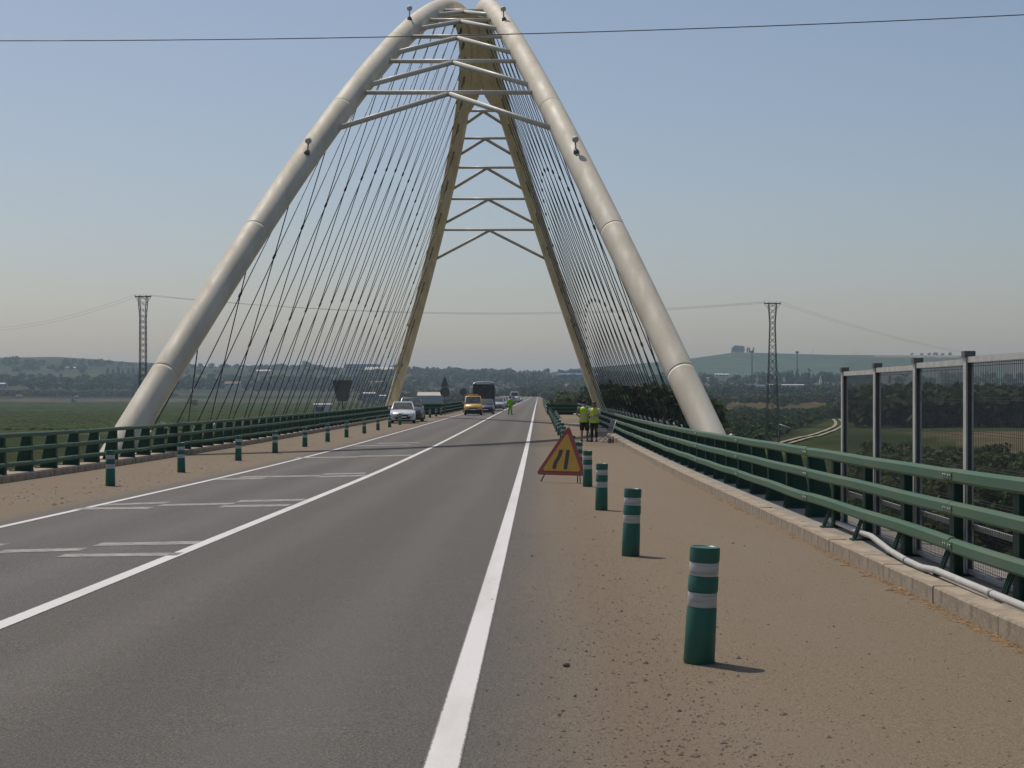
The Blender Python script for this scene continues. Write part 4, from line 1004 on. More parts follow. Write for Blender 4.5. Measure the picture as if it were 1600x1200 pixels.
mb = MB(); mb.box(-.45, .45, 1.6, 1.8, 1.825, 1.95); bevel(mb.build('light_bar', M['amber'], v_), .03, 2)
mb = MB(); mb.box(-.80, .80, -.03, .12, .22, .52); bevel(mb.build('bumper', M['black'], v_), .04, 2)
QUEUE = [(162.5, -5.15, 'blue_car', 'hatch', 'dark blue car just behind and right of the yellow van'), (213, -5.2, 'silver_car', 'hatch', 'silver car right behind the coach in the queue'),
         (224, -5.4, 'black_car', 'suv', 'black car second behind the coach in the queue'), (236, -5.3, 'silver_car', 'hatch', 'silver car third behind the coach in the queue'), (248, -5.35, 'blue_car', 'hatch', 'dark blue car fourth behind the coach in the queue'),
         (262, -5.4, 'white_car', 'suv', 'white topped car behind the worker in the lime suit'), (277, -5.3, 'grey_car', 'hatch', 'dark grey car just right of the worker in the queue'), (294, -5.4, 'silver_car', 'hatch', 'silver car far back in the queue before the white van'),
         (312, -5.4, 'black_car', 'hatch', 'black car directly in front of the white van far back'), (332, -5.4, 'grey_car', 'suv', 'dark car beside the white van far back in the queue'), (420, -5.5, 'blue_car', 'hatch', 'small dark car right behind the far white van'), (455, -5.5, 'white_car', 'hatch', 'white car second from the end of the queue'), (500, -5.6, 'silver_car', 'hatch', 'silver car at the very end of the queue')]
for y, x, m, kd, lb in QUEUE: car('queued_car', lb, 'car', (x, y, zr(y)), M[m], kd, math.radians(random.uniform(0, 3)), 'cars waiting in the queue', 4.2, 1.75, 1.62 if kd == 'suv' else 1.48)
Y0 = 385; car('delivery_van', 'white van rising above the cars far back in the queue', 'van', (-5.5, Y0, zr(Y0)), M['white_car'], 'van', 0, None, 5.2, 2.0, 2.55)
# coach
Y0 = 188; c_ = thing('coach', 'large coach with a dark windscreen and pale roof behind the yellow van', 'coach', (-6.15, Y0, zr(Y0)), math.radians(1.5))
M['coach'] = paint('pale_coach_paint', (0.13, 0.15, 0.145)); M['coachtop'] = paint('white_coach_roof', (0.55, 0.56, 0.54))
rings = []
for y, dz0, dz1, fw in ((0, .32, -.10, .97), (.12, .28, -.02, 1), (.5, .28, 0, 1), (11.6, .28, 0, 1), (11.9, .35, -.06, .97)):
    x = 1.27*fw; t = 3.32 + dz1; rings.append([(-x, y, dz0), (x, y, dz0), (x, y + (.0), 2.9), (x*.95, y+.12, t-.12), (x*.82, y+.18, t), (-x*.82, y+.18, t), (-x*.95, y+.12, t-.12), (-x, y, 2.9)])
mb = MB(); mb.loft(rings, True, False); mb.build('body', M['coach'], c_)
mb = MB(); mb.hexa([(-1.23, -.03, 1.45), (1.23, -.03, 1.45), (1.23, .02, 1.45), (-1.23, .02, 1.45), (-1.18, -.01, 3.02), (1.18, -.01, 3.02), (1.18, .16, 3.02), (-1.18, .16, 3.02)]); mb.build('windscreen', M['glass'], c_)
mb = MB(); mb.hexa([(-.85, -.03, 3.05), (.85, -.03, 3.05), (.85, .4, 3.05), (-.85, .4, 3.05), (-.80, .05, 3.38), (.80, .05, 3.38), (.80, .5, 3.38), (-.80, .5, 3.38)]); bevel(mb.build('roof_cap', M['coachtop'], c_), .05, 2)
for s_ in (1, -1):
    mb = MB(); mb.tube([(s_*1.22, .0, 2.75), (s_*1.5, -.3, 2.7), (s_*1.5, -.32, 2.5)], .035, 6); mi = mb.build('mirror_arm', M['coachtop'], c_)
    mb = MB(); mb.box(s_*1.5-.11, s_*1.5+.11, -.40, -.26, 2.05, 2.5); bevel(mb.build('mirror', M['coachtop'], mi), .04, 2)
    mb = MB(); mb.box(s_*.95-.2, s_*.95+.2, -.03, .05, .72, .92); mb.build('headlight', M['chrome'], c_)
    for yy in (2.2, 8.8): wheel(c_, s_*1.1, yy, .5, .3)
    mb = MB()
    for k in range(6): pass
    mb.box(s_*1.272-.005, s_*1.272+.005, .9, 11.2, 1.6, 2.7); mb.build('side_window', M['glass'], c_)
mb = MB(); mb.box(-1.1, 1.1, -.02, .1, .34, .62); mb.build('bumper', M['black'], c_)
mb = MB(); mb.box(-.5, .5, -.016, .05, .98, 1.22); mb.build('grille', M['black'], c_)

# ------------------------------------------------------------------ road signs seen from behind
def sign_back(lab, px, Y, shape, zlo, zhi, wd):
    x = (px-CX)*Y/F; g = zr(Y) - .1 if Y < 158 else zr(Y)-.35
    o = thing('road_sign', lab, 'road sign', (x, Y, g)); zl, zh = zlo-g, zhi-g
    mb = MB(); mb.box(-.045, .045, .03, .12, -0.3, zh-.05); mb.build('post', M['signback'], o)
    if shape == 'yield': poly = [(-wd*.27, zl), (wd*.27, zl), (wd/2, zh-.12), (wd*.46, zh), (-wd*.46, zh), (-wd/2, zh-.12)]
    elif shape == 'disc': c = (zl+zh)/2; r = (zh-zl)/2; poly = [(r*math.cos(a), c + r*math.sin(a)) for a in np.linspace(0, 2*math.pi, 22)[:-1]]
    elif shape == 'pair':
        c = zl + wd*.5; r = wd*.5; poly = [(r*math.cos(a), c + r*math.sin(a)) for a in np.linspace(0, 2*math.pi, 22)[:-1]]
        mb = MB(); mb.prism([(-wd*.40, .0, zl+wd*1.03), (wd*.40, .0, zl+wd*1.03), (.05, .0, zh), (-.05, .0, zh)], (0, .03, 0)); mb.build('triangle_panel', M['signback'], o)
    mb = MB(); mb.prism([(x_, 0, z_) for x_, z_ in poly], (0, .03, 0)); mb.build('panel', M['signback'], o)
    return o
sign_back('back of an inverted triangular road sign beside the left barrier among the cables', 535, 106, 'yield', (613-627)*106/F, (613-594)*106/F, 1.25)
sign_back('back of a triangle over disc road sign near the warehouse', 695, 163, 'pair', (613-620)*163/F, (613-589)*163/F, .95)
sign_back('small round road sign seen from behind, just left of the coach', 724, 178, 'disc', (613-618)*178/F, (613-607)*178/F, .7)
x0, Y0 = -13.3, 59.0
o = thing('marker_post', 'small black and white marker plate beyond the left barrier', 'marker', (x0, Y0, zr(Y0)-.5))
x0 = (256-CX)*Y0/F; o.location.x = x0
mb = MB(); mb.tube([(0, 0, -.4), (0, 0, 1.1)], .03, 6); mb.build('post', M['galv'], o)
mb = MB(); mb.box(-.12, .12, -.03, .0, .95, 1.32); mb.build('plate', M['black'], o)
mb = MB(); mb.prism([(-.14, -.033, 1.325), (.14, -.033, 1.325), (.10, -.033, 1.48), (-.12, -.033, 1.58)], (0, .03, 0)); mb.build('white_plate', M['conduit'], o)
# ------------------------------------------------------------------ pylons and wires
def pylon(lab, px, Y, ytop, wbase, wtop, arm):
    x = (px-CX)*Y/F; g = float(gz(x, Y)); H = (CY-ytop)*Y/F - g
    o = thing('lattice_pylon', lab, 'pylon', (x, Y, g), 0, 'lattice pylons carrying the power line')
    def wd(z): return np.interp(z, [0, H*.55, H*.86, H*.87, H], [wbase, (wbase+wtop)/2*.85, wtop, wtop*1.05, wtop*1.5])/2
    t = .055
    for sx in (-1, 1):
        for sy in (-1, 1):
            mb = MB(); mb.tube([(sx*wd(z), sy*wd(z), z) for z in (0, H*.3, H*.55, H*.86, H)], t*1.3, 4, True, False); mb.build('leg', M['lattice'], o)
    for face in range(4):
        mb = MB(); z = 0.0; i = 0
        while z < H - .2:
            st = max(.8, wd(z)*2*1.0); z2 = min(H, z+st); a, b = wd(z), wd(z2)
            for s in (1, -1):
                p, q = ((s*a, -a, z), (-s*b, -b, z2)); 
                R4 = Matrix.Rotation(face*math.pi/2, 3, 'Z'); mb.tube([R4 @ Vector(p), R4 @ Vector(q)], t*.62, 4, False, False)
            z = z2; i += 1
        mb.build('lattice_bracing', M['lattice'], o)
    mb = MB(); mb.box(-arm, arm, -.09, .09, H-.12, H+.06); ar = mb.build('crossarm', M['lattice'], o)
    for s in (-1, 1):
        mb = MB(); mb.tube([(s*arm*.97, 0, H-.05), (s*arm*.75, 0, H-.55), (s*wd(H)*.9, 0, H-1.1)], t*.8, 4, False, False); mb.build('strut', M['lattice'], o)
    for k in (-1, -.45, .45, 1):
        mb = MB(); mb.tube([(k*arm*.95, 0, H-.02), (k*arm*.95, 0, H+.30)], [.07, .05], 6); mb.build('insulator', M['socket'], ar)
    return Vector((x, Y, g+H)), arm
PL, al = pylon('dark lattice pylon in the green field left of the arch', 223.5, 295, 463, 1.55, 1.0, 1.45)
PR, ar_ = pylon('dark lattice pylon in the orchard right of the arch', 1207, 300, 474, 2.35, .95, 1.5)
def wire(lab, a, b, sag, r, n=40, grp=None, name='overhead_wire', cat='wire'):
    pts = [Vector(a).lerp(b, i/n) - Vector((0, 0, 4*sag*(i/n)*(1-i/n))) for i in range(n+1)]; c = pts[n//2].copy()
    mb = MB(); mb.tube([p-c for p in pts], r, 5, True); o = mb.build(name, M['wire']); o.location = c; return tag(o, lab, cat, grp)
for i, k in enumerate((-.95, .0, .95)):
    w_ = ['left', 'middle', 'right'][i]
    nm = ['nearest', 'middle', 'farthest'][i]
    dz = .3
    a = PL + Vector((k*al, 0, dz)); b = PR + Vector((k*ar_, 0, dz))
    wire(f'{nm} of three thin wires sagging between the two pylons behind the arch', a + Vector((0, -.5+.5*i, 0)), b + Vector((0, -.5+.5*i, 0)), 2.6 + .12*i, .013, 50, 'wires between the two pylons')
wl = at(-60, 511, 470); wr = at(1620, 560, 560)
for i in range(2):
    wire(['upper', 'lower'][i] + ' thin wire leaving the left pylon towards the left edge', PL + Vector((-al*.95 + i*al*.9, 0, .3)), wl + Vector((i*1.5, 0, -.8*i)), 2.2, .014, 30, 'wires beyond the left pylon')
    wire(['upper', 'lower'][i] + ' thin wire leaving the right pylon over the mesh screen', PR + Vector((ar_*.95 - i*ar_*.9, 0, .3)), wr + Vector((i*2, 0, -.8*i)), 2.6, .014, 30, 'wires beyond the right pylon')
# near cable crossing the top of the view
Yc = 36.0; a = at(-900, 51, Yc*1.02); b = at(2500, -34, Yc*.98)
wire('thick dark cable crossing the top of the sky in front of the arch', a, b, .62, .0115, 60)

# ------------------------------------------------------------------ trees and other greenery
def leafcloud(lobes, n, size, rng, tint=(.05, .075, .03), var=.35, flat=0.0):
    """quads scattered through ellipsoid lobes; returns V, tint"""
    w_ = np.array([r[0]*r[1]*r[2] for c, r in lobes])**.67; w_ = w_/w_.sum()
    which = rng.choice(len(lobes), n, p=w_)
    cen = np.array([c for c, r in lobes])[which]; rr = np.array([r for c, r in lobes])[which]
    d = rng.normal(size=(n, 3)); d /= np.linalg.norm(d, axis=1)[:, None]
    rad = rng.uniform(.45, 1.05, n)**.5
    p = cen + d*rr*rad[:, None]
    nrm = d*.6 + rng.normal(size=(n, 3))*.6; nrm[:, 2] += .35; nrm /= np.linalg.norm(nrm, axis=1)[:, None]
    a = np.cross(nrm, rng.normal(size=(n, 3))); a /= np.linalg.norm(a, axis=1)[:, None]; b = np.cross(nrm, a)
    s = size*rng.uniform(.55, 1.3, n)[:, None]
    V = np.stack([p-a*s-b*s*.7, p+a*s*.8-b*s, p+a*s+b*s*.75, p-a*s*.7+b*s], 1).reshape(-1, 3)
    lobe_t = rng.uniform(1-var*.6, 1+var*.6, len(lobes))[which]
    t = np.array(tint)[None]*(lobe_t*rng.uniform(1-var, 1+var, n))[:, None]; t = t*np.array([1, 1, 1]) + np.stack([rng.uniform(-.004, .012, n), rng.uniform(-.002, .006, n), np.zeros(n)], 1)
    return V, np.repeat(np.clip(t, .006, 1), 4, 0)
def lobes_round(h, rng, wide=.42, k=7, low=.06):
    L = []
    for i in range(k):
        a = rng.uniform(0, 6.28); q = rng.uniform(0, 1)**.7*wide*.55*h
        z = rng.uniform(low+.12, .82)*h; sh = math.sqrt(max(.15, 1-((z/h-.5)/.55)**2))
        L.append(((q*math.cos(a)*sh, q*math.sin(a)*sh, z), (wide*.5*h*rng.uniform(.55, .85),)*2 + (h*rng.uniform(.14, .22),)))
    return L
KINDS = {
 'broad': dict(tint=(.050, .078, .027), wide=.8, n=330, k=9), 'olive': dict(tint=(.075, .085, .048), wide=.9, n=260, k=7), 'dark': dict(tint=(.034, .054, .022), wide=.75, n=330, k=9),
 'poplar': dict(tint=(.048, .070, .028), wide=.34, n=260, k=8), 'cypress': dict(tint=(.020, .034, .018), wide=.26, n=220, k=8), 'bush': dict(tint=(.058, .080, .029), wide=1.35, n=190, k=6), 'orange': dict(tint=(.036, .060, .022), wide=1.15, n=70, k=5)}
def tree_arrays(kind, seed, n=None, h=1.0):
    rng = np.random.default_rng(seed); K = KINDS[kind]; n = n or K['n']
    if kind in ('cypress', 'poplar'):
        L = []
        for i in range(K['k']):
            z = (.1 + .85*i/(K['k']-1)); wd = K['wide']*.5*(math.sin(math.pi*min(1, (z*.92+.10)))**.6 if kind == 'poplar' else (1.02-z)**.55*.95)
            L.append(((rng.normal()*.02, rng.normal()*.02, z), (wd*rng.uniform(.8, 1.1), wd*rng.uniform(.8, 1.1), .11)))
    elif kind in ('bush', 'orange'): L = lobes_round(1.0, rng, K['wide'], K['k'], -.08)
    else: L = lobes_round(1.0, rng, K['wide'], K['k'])
    size = {'orange': .11, 'bush': .085, 'cypress': .035, 'poplar': .045}.get(kind, .058) * math.sqrt(K['n']/n)
    V, T = leafcloud(L, n, size, rng, K['tint'])
    V[:, 2] = np.maximum(V[:, 2], .01)
    return V*h, T
TM = {}
def tree_parts(kind, seed):
    if (kind, seed) in TM: return TM[kind, seed]
    V, T = tree_arrays(kind, seed, {'broad': 1000, 'dark': 1000, 'bush': 800, 'olive': 700}.get(kind)); q = np.arange(len(V)).reshape(-1, 4)
    cr = npmesh('crown', V, q, M['leaf'], T)
    mb = MB(); rng = random.Random(seed); th = {'cypress': .5, 'poplar': .7, 'bush': .35}.get(kind, .5); r = {'cypress': .018, 'poplar': .016, 'bush': .02}.get(kind, .026)
    mb.tube([(0, 0, -.06), (rng.uniform(-.01, .01), rng.uniform(-.01, .01), th*.5), (rng.uniform(-.03, .03), rng.uniform(-.03, .03), th)], [r*1.3, r, r*.6], 6)
    for i in range(5):
        a = rng.uniform(0, 6.28); z = th*rng.uniform(.45, .95); L = KINDS[kind]['wide']*.32; mb.tube([(0, 0, z), (L*.5*math.cos(a), L*.5*math.sin(a), z+.08), (L*math.cos(a), L*math.sin(a), z+.2)], [r*.55, r*.4, r*.15], 5)
    TM[kind, seed] = (cr, mb.mesh('trunk', M['bark'])); return TM[kind, seed]
NT = [0]
def tree(kind, x, y, h, lab, grp=None, z=None, seed=None, parts=True):
    NT[0] += 1; rng = random.Random(NT[0]*13+5); seed = seed or rng.randrange(1, 7)
    nm = {'bush': 'bush', 'cypress': 'cypress_tree', 'poplar': 'poplar_tree', 'olive': 'olive_tree'}.get(kind, 'tree')
    z = float(gz(x, y)) if z is None else z
    o = thing(nm, lab, 'bush' if kind == 'bush' else 'tree', (x, y, z-.05), rng.uniform(0, 6.28), grp); s = h*rng.uniform(.94, 1.06); o.scale = (s*rng.uniform(.9, 1.15), s*rng.uniform(.9, 1.15), s)
    c, t = tree_parts(kind, seed); link('crown', c, o)
    if parts: link('trunk', t, o)
    return o
def scatter(name, lab, pos, kinds, hs, n_leaf, kind_prop='stuff', zoff=0.0, tintmul=(1, 1, 1)):
    """one mesh of many plants too far off to count"""
    protos = [tree_arrays(k, 40+i, n_leaf) for i, k in enumerate(kinds)]
    Vs, Ts = [], []; rng = np.random.default_rng(len(pos)+3)
    for (x, y), h in zip(pos, hs):
        V, T = protos[rng.integers(len(protos))]; a = rng.uniform(0, 6.28); ca, sa = math.cos(a), math.sin(a); wx = rng.uniform(.85, 1.25)
        W = np.stack([(V[:, 0]*ca - V[:, 1]*sa)*h*wx + x, (V[:, 0]*sa + V[:, 1]*ca)*h*wx + y, V[:, 2]*h], 1); Vs.append(W); Ts.append(T*np.array(tintmul)*rng.uniform(.75, 1.3))
    z = gz(np.array([p[0] for p in pos]), np.array([p[1] for p in pos])) + zoff
    for W, zz in zip(Vs, z): W[:, 2] += zz
    V = np.concatenate(Vs); T = np.concatenate(Ts); o = link(name, npmesh(name, V, np.arange(len(V)).reshape(-1, 4), M['leaf'], T)); return tag(o, lab, kind='stuff')
KEEP = [(640, 702, 1440), (560, 612, 1420), (484, 525, 700)]
def band(px0, px1, d0, d1, n, rng, clump=0.0):
    out = []
    while len(out) < n:
        d = math.sqrt(rng.uniform(d0*d0, d1*d1)); px = rng.uniform(px0, px1); x = (px-CX)*d/F
        if any(a < px < b and d < c for a, b, c in KEEP): continue
        if clump and float(fbm(np.array([x/70]), np.array([d/70]), 31)[0]) < clump: continue
        out.append((x, d))
    return out
rg = np.random.default_rng(5)
def H(n, a, b): return rg.uniform(a, b, n)
# left: hedge, tree belt, scattered trees up to the hills
p = band(-150, 270, 1655, 1735, 420, rg); scatter('hedge', 'low dark hedge along the far edge of the left field', p, ['bush', 'bush'], H(len(p), 3.5, 5.5), 40)
p = band(-200, 640, 1880, 2280, 900, rg, .40); scatter('treeline', 'dark belt of trees beyond the left field', p, ['dark', 'broad', 'poplar'], H(len(p), 6, 13), 44)
p = band(-200, 640, 2700, 3200, 210, rg, .58); scatter('treeline', 'scattered trees below the left hills', p, ['broad', 'dark', 'olive'], H(len(p), 6, 12), 36)
p = band(230, 640, 3000, 3700, 160, rg, .52); scatter('woods', 'scrub on the far left hills', p, ['dark', 'bush'], H(len(p), 4, 7), 30)
# middle: wooded slope behind the road
p = band(560, 960, 1050, 1900, 420, rg, .50); scatter('woods', 'wooded slope behind the end of the road', p, ['broad', 'dark', 'olive', 'poplar'], H(len(p), 6, 11), 48)
p = band(560, 960, 1900, 2900, 560, rg, .52); scatter('woods', 'far wooded slope below the skyline', p, ['broad', 'dark', 'olive'], H(len(p), 6, 12), 40)
# right: orchards, belts and village trees
def lineX(y): return 52 + (y-338)*.2128
pos = []
y = 236.0
while y < 780:
    x = .045*y
    while x < lineX(y) - 5:
        if fbm(np.array([x/60]), np.array([y/60]), 77)[0] > .30: pos.append((x + rg.uniform(-.5, .5), y + rg.uniform(-.6, .6)))
        x += 3.6 + y*.0022
    y += 5.2 + y*.003
scatter('orchard', 'rows of low dark green orchard trees right of the bridge', pos, ['orange', 'orange', 'orange'], H(len(pos), 2.2, 3.3), 52)
p = band(985, 1420, 880, 1120, 260, rg, .52); scatter('shrubbery', 'shrubs on the bare orange bank beyond the orchard', p, ['bush', 'olive'], H(len(p), 3, 6), 50)
p = band(960, 1750, 1160, 1650, 800, rg, .42); scatter('treeline', 'dark rows of trees between the bare bank and the village', p, ['orange', 'dark', 'broad'], H(len(p), 4, 8), 46)
p = band(950, 1750, 1950, 2600, 330, rg, .55); scatter('treeline', 'trees round the village below the right hill', p, ['broad', 'dark', 'poplar'], H(len(p), 6, 13), 40)
p = band(1330, 1800, 470, 640, 320, rg, .30); scatter('treeline', 'dark thicket behind the mesh screen', p, ['dark', 'broad', 'dark'], H(len(p), 7, 13), 90)
p = band(1330, 1900, 640, 1000, 380, rg, .38); scatter('treeline', 'second thicket behind the mesh screen', p, ['dark', 'broad', 'olive'], H(len(p), 7, 12), 60)
p = [(rg.uniform(20, 75), rg.uniform(120, 230)) for _ in range(500)]; p = [q for q in p if .20*q[1] < q[0] < .36*q[1]]
scatter('undergrowth', 'dark undergrowth below the right barrier', p, ['bush', 'bush'], H(len(p), 1.8, 3.8), 320)
p = [(rg.uniform(5.8, 16), rg.uniform(8, 44)) for _ in range(60)]
scatter('undergrowth', 'bushes on the slope right below the near barrier', [q for q in p], ['bush', 'bush'], H(len(p), 1.6, 2.6), 420, zoff=5.0) if False else None
p = [(rg.uniform(12.5, 30), rg.uniform(175, 520)) for _ in range(170)]
p = [q for q in p if q[0]/q[1] < .072]; scatter('undergrowth', 'scrub on the slopes of the approach road', p, ['bush', 'olive', 'bush'], [ (5.5 if q[0] > 0 else 3.0)*rg.uniform(.5, 1.2) for q in p], 420)
# crop rows in the left field
rows = np.arange(-560, -42, 1.25); ys_c = np.concatenate([np.arange(434, 700, 3.0), np.arange(700, 1384, 9.0)])
ny = len(ys_c); V = []; T = []
XX = rows[:, None] + rg.normal(size=(len(rows), ny))*.05; YY = np.broadcast_to(ys_c, XX.shape) + rg.uniform(-2, 2, (len(rows), 1))
hh = .58*(.55 + .75*rg.random(XX.shape)); zz = gz(XX.ravel(), YY.ravel()).reshape(XX.shape); wdt = .42*(.7 + .6*rg.random(XX.shape))
P = np.stack([np.stack([XX-wdt, YY, zz], -1), np.stack([XX-wdt*.55, YY, zz+hh*.8], -1), np.stack([XX+wdt*.1, YY, zz+hh], -1), np.stack([XX+wdt*.6, YY, zz+hh*.75], -1), np.stack([XX+wdt, YY, zz], -1)], 2)
nrw = len(rows); ii = np.arange(nrw*ny*5).reshape(nrw, ny, 5)
Qc = np.stack([ii[:, :-1, :-1], ii[:, :-1, 1:], ii[:, 1:, 1:], ii[:, 1:, :-1]], -1).reshape(-1, 4)
tv = (.75 + .5*rg.random((nrw, ny, 1, 1)))*(.8 + .4*fbm(XX/40, YY/40, 8))[..., None, None]*np.array([.122, .156, .054])*np.ones((nrw, ny, 5, 1))
o = link('crop_rows', npmesh('crop_rows', P.reshape(-1, 3), Qc, M['crop'], tv.reshape(-1, 3))); tag(o, 'long parallel rows of a low green crop in the left field', kind='stuff')

# trees one can tell apart
ORDN = ['leftmost', 'second from the left', 'third from the left', 'fourth from the left', 'fifth from the left', 'sixth from the left', 'seventh from the left', 'eighth from the left', 'ninth from the left', 'tenth from the left', 'eleventh from the left', 'twelfth from the left', 'thirteenth from the left']
def trees_px(kind, pxs, d, hs, lab, grp, parts=False):
    one = len(pxs) == 1 or len(pxs) > 13
    for i, (px, h) in enumerate(sorted(zip(pxs, hs))):
        dd = d + random.uniform(-20, 20); tree(kind, (px-CX)*dd/F, dd, h, lab if one else f'{lab}, {ORDN[i]}', grp, parts=parts)
# riverside trees right behind the cables
for i in range(46):
    px = 936 + 150*(i+random.random())/46; Y_ = random.uniform(185, 330)
    zt = (613 - random.uniform(594, 622) - max(0, (px-1060))*.16)*Y_/F; x = (px-CX)*Y_/F; g = float(gz(x, Y_)); tree('dark' if i % 3 else 'broad', x, Y_, max(3.5, zt-g), 'dark green riverside tree behind the right hand cables', 'riverside trees behind the cables')
for i, (px, Y_, yt) in enumerate(((897, 240, 613), (898, 215, 617), (902, 260, 607), (908, 275, 604), (920, 250, 609), (890, 380, 606), (930, 230, 615), (894, 330, 602))):
    x = (px-CX)*Y_/F; g = -9.0; tree('broad' if i % 2 else 'olive', x, Y_, (613-yt)*Y_/F - g, 'green roadside tree beyond the end of the walkway, ' + ['fifth in the clump from the road', 'sixth in the clump from the road', 'seventh in the clump from the road', 'tallest in the middle of the clump', 'second from the right arch leg', 'standing farthest along the road', 'right beside the far right arch leg', 'second from the road end'][i], 'roadside trees past the walkway', z=g)
tree('olive', at(838, 0, 1265).x, 1265, 17, 'broad olive green tree at the far end of the road', None)
tree('olive', at(822, 0, 1280).x, 1280, 14, 'smaller olive green tree left of the far end of the road', None)
trees_px('dark', [688, 681, 697], 1500, [13, 11, 11], 'dark rounded tree above the warehouse roof', 'dark trees above the warehouse')
trees_px('poplar', [742, 790, 797, 806, 812, 826, 833, 766, 776], 2150, [15, 14, 17, 15, 13, 12, 16, 12, 11], 'tall pointed tree on the skyline behind the road', 'skyline trees behind the road')
trees_px('broad', [620, 632, 650, 664, 676, 708, 720, 752, 770, 784, 851, 862, 874, 886, 897, 912], 1450, [8, 7, 9, 8, 7, 8, 9, 9, 10, 11, 9, 8, 9, 8, 7, 8], 'rounded green tree on the wooded slope behind the road', 'trees on the wooded slope')
trees_px('poplar', [168, 177, 185, 192, 201, 208, 215, 236], 2500, [14, 12, 17, 12, 13, 15, 12, 13], 'tall tree in the clump left of the left pylon', 'tall trees near the left pylon')
trees_px('broad', [22, 34, 48, 62, 72, 86, 100, 113, 122, 136, 150, 246, 262, 280, 300, 322, 345, 372, 398, 421, 447, 470, 493, 515], 2060, [9, 8, 9, 12, 13, 12, 11, 10, 13, 9, 8, 9, 10, 9, 9, 8, 10, 9, 9, 11, 9, 10, 9, 12], 'rounded dark tree in the belt beyond the left field', 'trees in the belt beyond the left field')
trees_px('broad', [353, 441, 475, 480, 345], 3000, [14, 14, 18, 15, 10], 'lone tree on the left skyline seen between the cables', 'skyline trees between the cables')
trees_px('cypress', [1186, 1192, 1217, 1221, 1229, 1233, 1238, 1243, 1247, 1253, 1258], 2000, [13, 15, 17, 15, 16, 18, 17, 15, 18, 16, 15], 'dark pointed cypress in the row behind the right pylon', 'cypress row behind the right pylon')
trees_px('cypress', [1263.5], 1950, [21], 'largest dark conical conifer right of the cypress row', None)
KINDS['dark2'] = dict(KINDS['dark'])
trees_px('dark', [1150], 1950, [13.5], 'big dark rounded tree beside the white village houses', None)
trees_px('broad', [1101, 1114, 1176, 1196, 1205, 1275, 1284, 1293, 1300, 1310, 1320, 1331, 1343], 2020, [11, 10, 9, 14, 13, 15, 16, 15, 14, 12, 12, 11, 12], 'green tree in the row right of the cypresses', 'trees in the village row')
trees_px('poplar', [1144, 1146.5, 1149, 1151.5, 1154, 1157, 1159.5, 1162, 1168, 1171, 1177], 3740, [14, 16, 17, 17, 16, 17, 16, 15, 14, 13, 13], 'dark tree in the clump on the crest of the right hill', 'tree clump on the right hill crest')
trees_px('broad', [1425, 1440, 1452, 1462, 1473, 1484], 3700, [7, 8, 8, 9, 8, 9], 'tree on the crest of the hill above the mesh screen', 'hill crest trees above the screen')
for px, d, h in ((1060, 860, 7), (1075, 880, 6.5), (1130, 900, 6), (1158, 780, 6.5), (1110, 830, 7), (1290, 660, 6), (1300, 640, 6.5), (1310, 665, 7), (1280, 690, 5), (1246, 930, 6), (1224, 900, 6)): tree('bush', (px-CX)*d/F, d, h, 'big dark bush at the edge of the orchard ' + ('by the dirt track' if px > 1270 else 'on the bare orange bank' if px > 1200 else 'left of the right pylon'), 'big bushes ' + ('by the dirt track' if px > 1270 else 'on the bare bank' if px > 1200 else 'left of the right pylon'), parts=False)
tree('bush', (303-CX)*1180/F, 1180, 5.5, 'lone dark bush in the left field beside the arch', None, parts=False)
# bushes close below the right barrier
for i, (x, y, zt) in enumerate(((7.6, 16.5, -2.15), (9.2, 19.5, -2.6), (6.9, 13.2, -2.0), (11.0, 24, -3.1), (8.8, 28, -3.6), (12.5, 33, -3.9), (7.8, 38, -3.6), (13.5, 18.0, -3.0), (15.5, 26, -3.4))):
    g = max(-10.5, -3.1 - (x-4.5)/1.7); tree('bush', x, y, zt-g, 'leafy bush on the slope right below the near end of the barrier', 'bushes below the near barrier', z=g, parts=True)

# ------------------------------------------------------------------ buildings far off
def bmat(n, c): return worn(n, c, tuple(x*.8 for x in c), .6, .15, .85)
M['wall_w'] = bmat('white_wall', (.56, .54, .50)); M['wall_b'] = bmat('beige_wall', (.42, .37, .28)); M['wall_g'] = bmat('grey_wall', (.22, .23, .26)); M['roof_p'] = bmat('pale_roof', (.50, .46, .38)); M['roof_r'] = bmat('red_tiles', (.17, .105, .08)); M['blue'] = bmat('blue_cladding', (.06, .13, .27)); M['win'] = bmat('dark_window', (.06, .065, .07))
def building(nm, lab, cat, px, row, d, wpx, hpx, wall, roof, pitch=.22, depth=12, nwin=0, grp=None, floors=1, rise=None):
    x = (px-CX)*d/F; z = (CY-row)*d/F; wd = wpx*d/F; h = hpx*d/F
    o = thing(nm, lab, cat, (x, d, z), 0, grp)
    eave = h*(1-pitch) if roof else h
    mb = MB(); mb.box(-wd/2, wd/2, 0, depth, -6, eave); mb.build('wall', M[wall], o)
    if roof:
        e = .35; mb = MB(); mb.prism([(-wd/2-e, -e, eave+.003), (-wd/2-e, depth+e, eave+.003), (-wd/2-e, depth/2, h)], (wd+2*e, 0, 0)); mb.build('roof', M[roof], o)
    for f in range(floors):
        for i in range(nwin):
            cx = -wd/2 + wd*(i+.5)/nwin; cz = eave*(f+.55)/floors; a = wd/nwin*.26; b = eave/floors*.22
            mb = MB(); mb.box(cx-a, cx+a, -.05, .05, cz-b, cz+b); mb.build('window', M['win'], o)
    return o
building('warehouse', 'long low grey warehouse with a pale roof behind the parked cars', 'warehouse', 674, 627, 1420, 44, 14.5, 'wall_g', 'roof_p', .38, 22)
building('factory', 'long beige factory hall below the left hills', 'factory', 100, 582, 2850, 66, 9, 'wall_b', 'roof_p', .25, 40, 12)
building('shed', 'small pale roofed shed right of the long factory', 'shed', 149, 582, 2850, 14, 4.5, 'wall_g', 'roof_p', .5, 14, 0)
